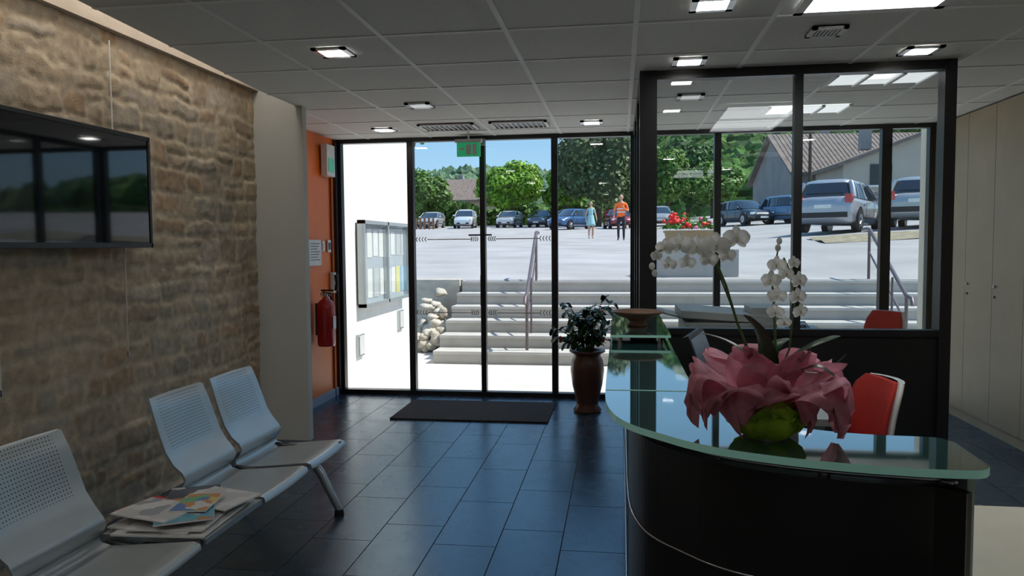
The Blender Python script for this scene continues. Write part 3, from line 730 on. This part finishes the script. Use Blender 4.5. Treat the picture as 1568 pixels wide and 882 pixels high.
for y,z in ((7.83,.42),(9.35,.55)):
    m=MB('exterior_wall_lamp'); m.b2(0,.03,-.1,.1,-.12,.12,silver); m.b2(.03,.04,-.08,.08,-.1,.1,MAT('lamp_lens',(.6,.6,.6),.3)); m.build((-2.82,y,z))
# handrails
railm=MAT('rail_paint',(.14,.11,.12),.45,.3)
def handrail(x0,x1):
    m=MB('handrail')
    top=Vector((x0,11.35,1.68)); low=Vector((x1,9.42,.86))
    m.tube([(x0,11.35,.955),top-Vector((0,0,.02))],.02,railm); m.tube([(x0+.03,11.05,.955),(x0+.03,11.05,1.5)],.014,railm)
    m.tube([(x1,9.42,.16),low],.02,railm); m.tube([(x1,9.9,.32),(x1,9.9,1.06)],.014,railm)
    m.tube([top+Vector((0,.3,0)),top+Vector((0,.12,.01)),top,low,low+Vector((0,-.16,-.02)),low+Vector((0,-.2,-.1))],.024,railm)
    m.tube([top-Vector((0,0,.32)),low-Vector((0,0,.32))],.014,railm)
    m.build()
handrail(-1.26,-1.17); handrail(3.52,3.35)
# planter
m=MB('flower_planter'); m.b2(.42,1.78,11.75,12.45,.93,1.4,paving)
tan=MAT('planter_tan',(.38,.27,.15),.8)
rings=[[(cx*s_,cy*s_,z) for cx,cy in ((-.36,-.2),(.36,-.2),(.36,.2),(-.36,.2))] for s_,z in ((.85,0),(1,.27),(1.05,.27),(1.05,.3),(.9,.3))]
T=Matrix.Translation((1.06,12.05,1.4)); m.T=T; m.loft(rings,tan,smooth=False); 
fr=MAT('geranium_red',(.85,.03,.02),.5); fp=MAT('petunia_pink',(.8,.15,.35),.5); lg=MAT('leaf_bright',(.1,.28,.04),.5,var=.3)
for i in range(260):
    a=random.uniform(0,2*pi); r=random.random()**.5; p=Vector((.42*r*math.cos(a),.26*r*math.sin(a),.3+.22*(1-r*r)*random.random()+.02))
    d=Vector((random.uniform(-1,1),random.uniform(-1,1),random.uniform(0,1))).normalized()
    strap_leaf(m,[p,p+d*.04,p+d*.08-Vector((0,0,.01))],.05,lg)
for i in range(40):
    a=random.uniform(0,2*pi); r=random.random()**.5; x=.42*r*math.cos(a); p=(x,.26*r*math.sin(a)-.04,.36+.24*(1-r*r)*random.random()+(0.05 if x<-.1 else -.02))
    m.ell(p,(.036,.036,.027),fr if x<.05 or i%3==0 else fp,7,5,fn=rockf(i))
m.T=None; m.build()

# ---- trees
def ico(sub):
    bm=bmesh.new(); bmesh.ops.create_icosphere(bm,subdivisions=sub,radius=1); V=np.array([v.co[:] for v in bm.verts]); Fc=np.array([[v.index for v in f.verts] for f in bm.faces]); bm.free(); return V,Fc
def tree(loc,crown_c,rad,nl,leaf,col,trunk=.25,blobs=16,seed=1,core=True):
    col=tuple(c*.88 for c in col)
    r=np.random.default_rng(seed); V=[];Fc=[];C=[]
    B=[]
    for i in range(blobs):
        d=r.normal(size=3); d/=np.linalg.norm(d); B.append((np.array(crown_c)+d*np.array(rad)*.66*r.random()**.4, np.array(rad)*r.uniform(.3,.46)))
    bi=r.integers(0,blobs,nl)
    for i in range(nl):
        c,rr=B[bi[i]]; d=r.normal(size=3); d/=np.linalg.norm(d)
        p=c+d*rr*r.uniform(.85,1.1); nn=d+r.normal(size=3)*.5+np.array([0,0,.4]); nn/=np.linalg.norm(nn)
        a=np.cross(nn,r.normal(size=3)); a/=np.linalg.norm(a); b=np.cross(nn,a); s=leaf*r.uniform(.6,1.3)
        o=len(V); V+= [p-a*s-b*s*.6,p+a*s-b*s*.6,p+a*s*.7+b*s*.7,p-a*s*.7+b*s*.7]; Fc.append((o,o+1,o+2,o+3))
    m=MB('tree'); 
    lm=MAT('foliage',col,.6,var=.35,scale=.9,trl=.2); m.add([tuple(v) for v in V],Fc,lm,False)
    iv,fc=ico(2); dk=MAT('foliage_core',tuple(c*.35 for c in col),.9,var=.3,scale=2)  # darkened leaf-colour blobs, added inside the crown to block light
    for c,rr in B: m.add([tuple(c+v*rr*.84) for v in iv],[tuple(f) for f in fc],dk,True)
    cz=crown_c[2]
    m.tube([(0,0,-.3),(.05,0,cz*.4),(crown_c[0],crown_c[1],cz)],[trunk,trunk*.8,trunk*.4],bark,10)
    for k in range(4): 
        a=k*1.6; m.tube([(.03,0,cz*.5),(crown_c[0]+rad[0]*.5*math.cos(a),crown_c[1]+rad[1]*.5*math.sin(a),cz+.2*rad[2])],[trunk*.5,trunk*.2],bark,7)
    m.build((loc[0],loc[1],G(loc[0],loc[1])))
tree((-10.9,75),(0,0,4.0),(3.6,2.8,2.7),7000,.16,(.22,.43,.03),blobs=28,seed=2)
tree((-5.4,76),(0,0,3.8),(2.8,2.3,2.4),5000,.16,(.18,.36,.03),blobs=22,seed=3)
tree((-19.5,75),(0,0,3.2),(3.0,2.4,2.9),4500,.17,(.12,.25,.04),blobs=20,seed=4)
tree((-2.0,70),(0,0,6.0),(4.6,3.6,5.2),9000,.17,(.12,.18,.065),trunk=.35,blobs=34,seed=5)
tree((-12.7,44),(0,0,7.6),(2.4,2.2,2.0),3500,.14,(.14,.28,.05),seed=6)
tree((4.5,74),(0,0,4.2),(3.0,2.8,3.2),4500,.18,(.12,.25,.04),seed=8)
tree((26,72),(0,0,5.5),(4.5,3.5,5),4500,.22,(.15,.28,.05),seed=9)
tree((9.2,78),(0,0,3.6),(3.0,2.8,2.8),3500,.2,(.14,.28,.05),seed=10)
tree((1.5,85),(0,0,5.5),(4.0,3,4.5),4500,.22,(.10,.22,.05),seed=13)
tree((7.5,86),(0,0,5),(4.0,3,4.2),4500,.22,(.08,.18,.05),seed=14)
# hedge
m=MB('hedge_row'); r=np.random.default_rng(3)
V=[];Fc=[]
for i in range(6000):
    x=r.uniform(-26,-2); y=81+r.uniform(-.8,.8); z=G(x,y)+r.uniform(0,2.1+.5*math.sin(x)); p=np.array([x,y-.6*r.random(),z]); a=r.normal(size=3);a/=np.linalg.norm(a);b=np.cross(a,r.normal(size=3));b/=np.linalg.norm(b);s=.2
    o=len(V);V+=[tuple(p-a*s-b*s),tuple(p+a*s-b*s),tuple(p+a*s+b*s),tuple(p-a*s+b*s)];Fc.append((o,o+1,o+2,o+3))
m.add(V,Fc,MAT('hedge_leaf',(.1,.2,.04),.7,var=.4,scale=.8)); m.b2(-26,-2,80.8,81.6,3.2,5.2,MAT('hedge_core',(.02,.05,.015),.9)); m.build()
m=MB('wooden_fence'); wf=MAT('fence_wood',(.25,.13,.07),.8)
for i in range(12):
    x=-21+i*.4; m.b2(x-.09,x+.09,65.95,66.05,G(x,66)-.05,G(x,66)+1.0,wf)
m.b2(-21.2,-16.5,66.05,66.1,3.5,3.62,wf); m.build(recenter=True)

# hills
def hill(name,xr,yr,fh,n,rad,col,sub,seed):
    r=np.random.default_rng(seed); iv,fc=ico(sub); nv=len(iv)
    gx=np.linspace(xr[0],xr[1],50); gy=np.linspace(yr[0],yr[1],30)
    V=[(x,y,fh(x,y)) for y in gy for x in gx]; Fq=[(j*50+i,j*50+i+1,(j+1)*50+i+1,(j+1)*50+i) for j in range(29) for i in range(49)]
    C=[(.5,.5,.5,1)]*len(V); Vs=[np.array(V)]; 
    cols=[np.array(C)]; off=len(V); FF=list(Fq)
    for k in range(n):
        x=r.uniform(*xr); y=yr[0]+3+(yr[1]-yr[0]-3)*r.random()**1.1; z=fh(x,y); s=r.uniform(*rad); sc=np.array([s,s,s*r.uniform(.8,1.3)])
        d=1+.25*np.sin(iv[:,0]*5+r.random()*6)*np.sin(iv[:,1]*5+r.random()*6)+.14*r.normal(size=nv)
        Vs.append(iv*d[:,None]*sc+np.array([x,y,z+s*.3])); t=r.uniform(.6,1.35); w_=r.uniform(.85,1.15)
        cols.append(np.tile(np.array([t*w_,t,t*.9,1]),(nv,1))); FF+=[tuple(f+off) for f in fc]; off+=nv
    V=np.concatenate(Vs); C=np.concatenate(cols)
    me=bpy.data.meshes.new(name); me.from_pydata(V.tolist(),[],[tuple(int(q) for q in f) for f in FF])
    a=me.color_attributes.new(name='Col',type='FLOAT_COLOR',domain='POINT'); a.data.foreach_set('color',C.reshape(-1))
    me.materials.append(MAT(name+'_canopy',col,.95,var=.5,scale=.7,attr='Col',bump=1,bscale=1.6,spec=.1))
    o=bpy.data.objects.new(name,me); bpy.context.collection.objects.link(o)
def h1(x,y):
    e=math.exp(-((x-50)/50)**2)*math.exp(-((y-240)/85)**2); return 4+47*e+1.5*math.sin(x*.11)
def h2(x,y):
    e=math.exp(-((y-470)/110)**2); return 3+e*(39+5*math.sin(x*.017+1)+3*math.sin(x*.05)+8*(1/(1+math.exp((x+120)/30))))
hill('forested_hill',(-40,150),(95,250),h1,6200,(1.5,2.8),(.075,.14,.045),2,11)
hill('distant_hill',(-300,160),(260,480),h2,5200,(2.6,5.0),(.10,.165,.11),1,12)  # aerial haze put into the canopy colour, lighter and bluer than the near hill

# ---- houses
roofm=MAT('roof_tile',(.2,.16,.14),.9,var=.25,scale=3,bump=.8,bscale=8)
stuc=MAT('grey_stucco',(.28,.27,.26),.9,var=.12,scale=.8)
beige=MAT('beige_stucco',(.45,.41,.35),.9,var=.06,scale=.8)
wdk=MAT('dark_window',(.03,.035,.04),.15)
def house(name,loc,rz,Lx,Dy,he,hr,wall,ridge='x',wins=(),over=.4):
    m=MB(name)
    m.box((Lx/2,Dy/2,he/2-.5),(Lx,Dy,he+1),wall)
    if ridge=='x':
        for x in(0,Lx): m.add([(x,0,he),(x,Dy,he),(x,Dy/2,hr)],[(0,1,2)],wall)
        o=over
        for sgn,y0 in ((1,-o),(-1,Dy+o)):
            ze=he-(hr-he)*o/(Dy/2)
            P=[(-o,y0,ze),(Lx+o,y0,ze),(Lx+o,Dy/2,hr),(-o,Dy/2,hr)]; m.add(P+[(p[0],p[1],p[2]+.18) for p in P],[(0,1,2,3),(4,5,6,7),(0,1,5,4),(1,2,6,5),(2,3,7,6),(3,0,4,7)],roofm)
        for i in range(int(Lx/.3)):
            x=i*.3; m.tube([(x,-o,he-(hr-he)*o/(Dy/2)+.18),(x,Dy/2,hr+.18)],.05,roofm,6)
    else:
        for y in(0,Dy): m.add([(0,y,he),(Lx,y,he),(Lx*.62,y,hr)],[(0,1,2)],wall)
        o=over; xa=Lx*.62
        for x0,z0 in ((-o,he-(hr-he)*o/xa),(Lx+o,he-(hr-he)*o/(Lx-xa))):
            P=[(x0,-o,z0),(xa,-o,hr),(xa,Dy,hr),(x0,Dy,z0)]; m.add(P+[(p[0],p[1],p[2]+.22) for p in P],[(0,1,2,3),(4,5,6,7),(0,1,5,4),(1,2,6,5),(2,3,7,6),(3,0,4,7)],roofm)
    for (x,z,wx,wz) in wins:
        m.box((x,-.02,z),(wx,.1,wz),wdk); m.box((x,-.06,z-wz/2-.06),(wx+.3,.12,.1),white)
        m.box((x,-.08,z),(.06,.06,wz),white)
    m.box((Lx*.3,Dy*.55,hr+.1),(.6,.6,1.2),stuc)
    m.build(loc,rotz=rz)
house('barn',(11.5,52.5,2.6),.1,13,10,3.6,6.6,stuc,'x',[(2.5,2.2,.9,1.2)])
house('gabled_house',(12.9,46.5,2.5),.03,7.4,5.6,3.5,5.2,beige,'y',[(2.1,2.9,1.2,1.2),(5.4,2.6,1.6,1.8)])
house('tile_roof_house',(-22.5,88,3.5),-.1,9,7,3.4,5.9,MAT('ochre_stucco',(.45,.35,.24),.9),'x',[(2,1.6,1,1.3),(5.5,1.6,1,1.3)])
m=MB('utility_pole'); m.tube([(0,0,-.1),(0,0,7)],[.12,.08],bark); m.box((0,0,6.4),(1.2,.1,.1),bark)
for x in(-.5,0,.5): m.tube([(x,0,6.45),(x,0,6.6)],.05,plastic_w)
m.build((11.4,48,G(11,48)))
gm=MAT('dry_grass',(.27,.235,.16),.95,var=.3,scale=5,bump=.6)
gridmesh('grass_verge',[5.2+.8*i for i in range(12)],[20.2+.4*i for i in range(6)],lambda x,y:G(x,y)+.04+.03*math.sin(x*7+y*5),gm)

# ---- cars
tyre=MAT('tyre',(.015,.015,.016),.8); rim=MAT('alloy',(.5,.5,.52),.3,.9); cglassm=MAT('car_glass',(.02,.025,.03),.05,coat=1)
tail=MAT('tail_light',(.5,.01,.01),.2,coat=1); head=MAT('head_light',(.8,.82,.85),.1,coat=1); plate=MAT('number_plate',(.8,.8,.75),.5)
def car(x,y,heading,col,H=1.58,Ln=4.3,W=1.8,metal=.4,nm='parked_car'):
    paint=MAT('car_paint',col,.3,metal,var=.03,coat=.8); m=MB(nm); hx=Ln/4.3; hw=W/1.8; hz=H/1.55
    S=[(-2.14,.42,.72,.70),(-2.10,.34,.92,.80),(-1.98,.27,1.0,.86),(-1.5,.22,1.0,.9),(-.6,.2,.99,.9),(.5,.2,.97,.9),(1.05,.22,.95,.89),(1.5,.24,.88,.87),(1.85,.28,.8,.83),(2.08,.33,.68,.74),(2.15,.42,.58,.62)]
    rings=[]
    for (sx,zl,zb,w_) in S:
        sx*=hx; w_*=hw; zb*=hz
        half=[(w_*.82,zl),(w_*.97,zl+.07),(w_,lerp(zl,zb,.45)),(w_*.98,lerp(zl,zb,.8)),(w_*.9,zb),(w_*.45,zb+.025)]
        ring=[(sx,a,b) for a,b in half]+[(sx,-a,b) for a,b in half[::-1]]; rings.append(ring)
    m.loft(rings,paint)
    def rr(x0,x1,w0,z,c=.16):
        x0*=hx;x1*=hx;w0*=hw;z*=hz
        return [(x0+c,-w0,z),(x0,-w0+c*1.2,z),(x0,w0-c*1.2,z),(x0+c,w0,z),((x0+x1)/2,w0*1.01,z),(x1-c,w0,z),(x1,w0-c*1.2,z),(x1,-w0+c*1.2,z),(x1-c,-w0,z),((x0+x1)/2,-w0*1.01,z)]
    g0=rr(-2.0,1.18,.83,.97); g1=rr(-1.84,.62,.74,1.28); g2=rr(-1.74,.36,.68,1.43); 
    m.loft([g0,g1,g2],cglassm,caps=False)
    m.loft([g2,rr(-1.68,.25,.64,1.5),rr(-1.5,.05,.5,1.545),rr(-1.2,-.3,.2,1.555,.05)],paint)
    for s in (-1,1):
        for (xa,xb,wd) in ((-1.9,-1.66,.09),(-.52,-.6,.035),(1.14,.36,.035),(-1.28,-1.25,.03)):
            m.tube([(xa*hx,s*.835*hw,.97*hz),(lerp(xa,xb,.6)*hx,s*.765*hw,1.26*hz),(xb*hx,s*.69*hw,1.44*hz)],[wd,wd,wd*.9],paint,6)
        m.ell((.82*hx,s*.98*hw,1.03*hz),(.07,.11,.08),paint,10,6)
        for wx in (-1.3,1.32):
            wx*=hx
            m.tube([(wx,s*.70*hw,.37),(wx,s*.905*hw,.37)],.395,plastic_k,24)
            m.tube([(wx,s*.72*hw,.33),(wx,s*.915*hw,.33)],.33,tyre,24)
            m.tube([(wx,s*.915*hw,.33),(wx,s*.925*hw,.33)],.21,rim,16)
            m.tube([(wx,s*.92*hw,.33),(wx,s*.935*hw,.33)],.06,darkmetal,10)
            for k in range(5):
                a=2*pi*k/5; m.tube([(wx,s*.927*hw,.33),(wx+.19*math.cos(a),s*.927*hw,.33+.19*math.sin(a))],.022,rim,5)
        m.box((-2.06*hx,s*.74*hw,.95*hz),(.12,.2,.26),tail); m.box((2.0*hx,s*.62*hw,.66*hz),(.2,.3,.14),head,Matrix.Rotation(s*-.35,3,'Z'))
        m.box((-.55*hx,s*.902*hw,.62),(.008,.006,.62),plastic_k); m.box((.45*hx,s*.902*hw,.6),(.008,.006,.6),plastic_k); m.box((-.75*hx,s*.91*hw,.86),(.16,.02,.025),paint)
        m.box((0,s*.905*hw,.42),(2.0,.015,.06),plastic_k)
    m.box((-2.13*hx,0,.5),(.05,1.45*hw,.16),plastic_k); m.box((-2.13*hx,0,.76),(.03,.5,.11),plate)
    m.box((2.13*hx,0,.4),(.06,1.1*hw,.14),plastic_k); m.box((2.165*hx,0,.42),(.02,.5,.11),plate); m.box((2.12*hx,0,.58),(.05,.7,.09),plastic_k)
    m.box((-1.93*hx,0,1.12*hz),(.02,1.1*hw,.02),plastic_k)
    m.build((x,y,G(x,y)-.01),rotz=heading)
D=math.radians
car(7.15,25.9,D(60),(.42,.43,.46),H=1.62,Ln=4.2,W=1.78)
car(9.6,25.6,D(64),(.4,.42,.42),H=1.5,Ln=4.1,W=1.75)
car(-14.2,68.6,D(-85),(.7,.72,.74),H=1.75)
car(-10.2,69.5,D(-95),(.5,.5,.5)); car(-7.2,70,D(-100),(.12,.13,.15)); car(-3.9,60,D(-120),(.06,.14,.3),H=1.65)
car(-.2,60.5,D(-80),(.3,.03,.04)); car(7.4,46.5,D(-70),(.05,.06,.08),H=1.5); car(9.8,44.6,D(-60),(.12,.2,.32))
car(12.6,41.8,D(-60),(.3,.3,.32)); car(-17.9,70.5,D(-90),(.5,.52,.55)); car(3.0,60,D(-90),(.4,.4,.4))

# ---- people
skin=MAT('skin',(.55,.33,.23),.55); hairb=MAT('hair_brown',(.06,.035,.02),.6); shoe=MAT('shoe',(.03,.03,.03),.6); eyem=MAT('eye',(.03,.02,.02),.3); lip=MAT('lip',(.5,.15,.13),.5)
def skinmesh(J,E):
    me=bpy.data.meshes.new('t'); me.from_pydata([j[0] for j in J],E,[]); o=bpy.data.objects.new('t',me); bpy.context.collection.objects.link(o)
    md=o.modifiers.new('s','SKIN'); 
    if not me.skin_vertices: 
        bpy.context.view_layer.objects.active=o; bpy.ops.mesh.customdata_skin_add()
    sv=me.skin_vertices[0].data
    for i,j in enumerate(J): sv[i].radius=j[1]; sv[i].use_root=(i==0)
    md.use_smooth_shade=True
    ss=o.modifiers.new('ss','SUBSURF'); ss.levels=2; ss.render_levels=2
    dg=bpy.context.evaluated_depsgraph_get(); ev=o.evaluated_get(dg); mm=ev.to_mesh()
    V=[v.co.copy() for v in mm.vertices]; Fc=[tuple(p.vertices) for p in mm.polygons]; ev.to_mesh_clear(); bpy.data.objects.remove(o); return V,Fc
def person(name,x,y,h,rz,kind):
    m=MB(name); s=h/1.75; m.T=Matrix.Scale(s,4)
    wm=kind=='woman'; sh=.155 if wm else .19
    J=[((0,0,.95),(.145,.10)),((0,0,1.12),(.11 if wm else .135,.085)),((0,.0,1.3),(.135 if wm else .165,.10)),((0,.01,1.44),(.09,.07)),((0,0,1.53),(.048,.048)),((0,-.01,1.6),(.045,.045))]
    E=[(0,1),(1,2),(2,3),(3,4),(4,5)]
    def arm(sg,el,wr,hd):
        i=len(J); J.extend([((sg*sh,.01,1.41),(.058,.055)),(el,(.042,.042)),(wr,(.028,.03)),(hd,(.034,.018))]); E.extend([(3,i),(i,i+1),(i+1,i+2),(i+2,i+3)])
    def leg(sg,kn,an,to):
        i=len(J); J.extend([((sg*.09,0,.86),(.092,.09)),(kn,(.06,.06)),(an,(.042,.042)),(to,(.04,.028))]); E.extend([(0,i),(i,i+1),(i+1,i+2),(i+2,i+3)])
    if wm:
        arms=[((-.22,.05,1.14),(-.24,-.06,.92),(-.235,-.1,.85)),((.22,.0,1.15),(.27,-.04,.93),(.265,-.06,.86))]
    else:
        arms=[((-.27,.03,1.15),(-.27,-.12,.95),(-.26,-.17,.89)),((.27,.02,1.15),(.16,-.2,1.22),(.12,-.25,1.27))]
    arm(-1,*arms[0]); arm(1,*arms[1])
    leg(-1,(-.095,-.14,.5),(-.09,-.14,.1),(-.1,-.29,.04)); leg(1,(.095,.0,.5),(.09,.12,.11),(.1,.0,.035))
    V,Fc=skinmesh(J,E)
    dress=MAT('dress_turquoise',(.35,.62,.62),.7,var=.15,scale=12); vest=MAT('hi_vis_orange',(.95,.16,.02),.6,emis=.08); pants=MAT('dark_trousers',(.02,.022,.03),.8)
    mats=[]
    for f in Fc:
        c=sum((V[i] for i in f),Vector())/len(f)
        if wm: mt=dress if (.8<c.z<1.43 and abs(c.x)<.175) else (shoe if c.z<.06 else skin)
        else:
            mt=vest if (.93<c.z<1.47 and abs(c.x)<.25) else (pants if .1<c.z<=.93 and abs(c.x)<.22 else (shoe if c.z<=.1 else skin))
        mats.append(mt)
    m.add(V,Fc,mats,True)
    if wm:
        m.lathe([(.13,1.12),(.155,1.0),(.185,.85),(.21,.72),(.225,.62),(.215,.62),(.12,.9)],dress,seg=32,fn=lambda r,z,q:(r*(1+.05*math.sin(8*q)*(1.15-z)*2)*(1 if abs(math.cos(q))>.5 else .88),z))
    else:
        rf=MAT('reflective',(.75,.76,.74),.3,.5)
        for z in (1.08,1.2): m.lathe([(.165,z),(.166,z+.045)],rf,seg=24,fn=lambda r,z,q:(r*(1.02 if abs(math.cos(q))>.6 else .8),z))
    for (el,wr,hd),sg in zip(arms,(-1,1)):
        hd=Vector(hd); wr=Vector(wr); d=(hd-wr).normalized(); sd=Vector((0,1,0)).cross(d).cross(d).normalized()
        for q,l in zip((-1.5,-.5,.5,1.5),(.062,.078,.082,.07)):
            b=hd+d*.015+sd*q*.017; m.tube([b,b+d*l*.5,b+d*l+Vector((-sg*.015,0,0))],[.009,.0085,.007],skin,6)
        b=hd-d*.02+sd*.03; m.tube([b,b+sd*.025+d*.025,b+sd*.03+d*.05],[.011,.01,.008],skin,6)
    def hf(p):
        q=Vector(p); 
        if q.z<0: q.x*=1-.3*(-q.z)**1.5; q.y*=1-.12*(-q.z)
        return q
    hc=(0,-.015,1.655); m.ell(hc,(.076,.095,.118),skin,20,14,fn=hf)
    m.ell((0,-.112,1.64),(.013,.018,.024),skin,8,6)
    for sg in(-1,1): m.ell((sg*.03,-.098,1.665),(.012,.008,.007),eyem,8,6); m.ell((sg*.078,-.005,1.65),(.012,.02,.03),skin,8,6); m.box((sg*.03,-.104,1.685),(.03,.006,.006),hairb)
    m.ell((0,-.1,1.6),(.022,.008,.008),lip,8,6)
    m.ell((0,.012,1.685),(.087,.1,.105),hairb,20,12,fn=lambda p:Vector((p.x,p.y*(1 if p.y>-.2 or p.z>.5 else .2),max(p.z,-.9 if p.y>0 else -.05))))
    if wm: m.tube([(0,.07,1.7),(0,.11,1.6),(0,.1,1.45)],[.05,.06,.03],hairb,10)
    m.T=None
    m.build((x,y,G(x,y)-.005),rotz=rz)
person('woman',-1.45,38,1.85,.1,'woman')
person('man',.05,33.5,2.0,-.1,'man')

# ------------------------------------------------------------------ slot light (skylight slot above the stone wall)
ld=bpy.data.lights.new('slot_light','AREA'); ld.shape='RECTANGLE'; ld.size=.2; ld.size_y=6.5; ld.energy=13; ld.color=(1,.96,.9)
lo=bpy.data.objects.new('slot_light',ld); bpy.context.collection.objects.link(lo); lo.location=(-2.5,2.0,3.1); lo.rotation_euler=(0,D(10),0)
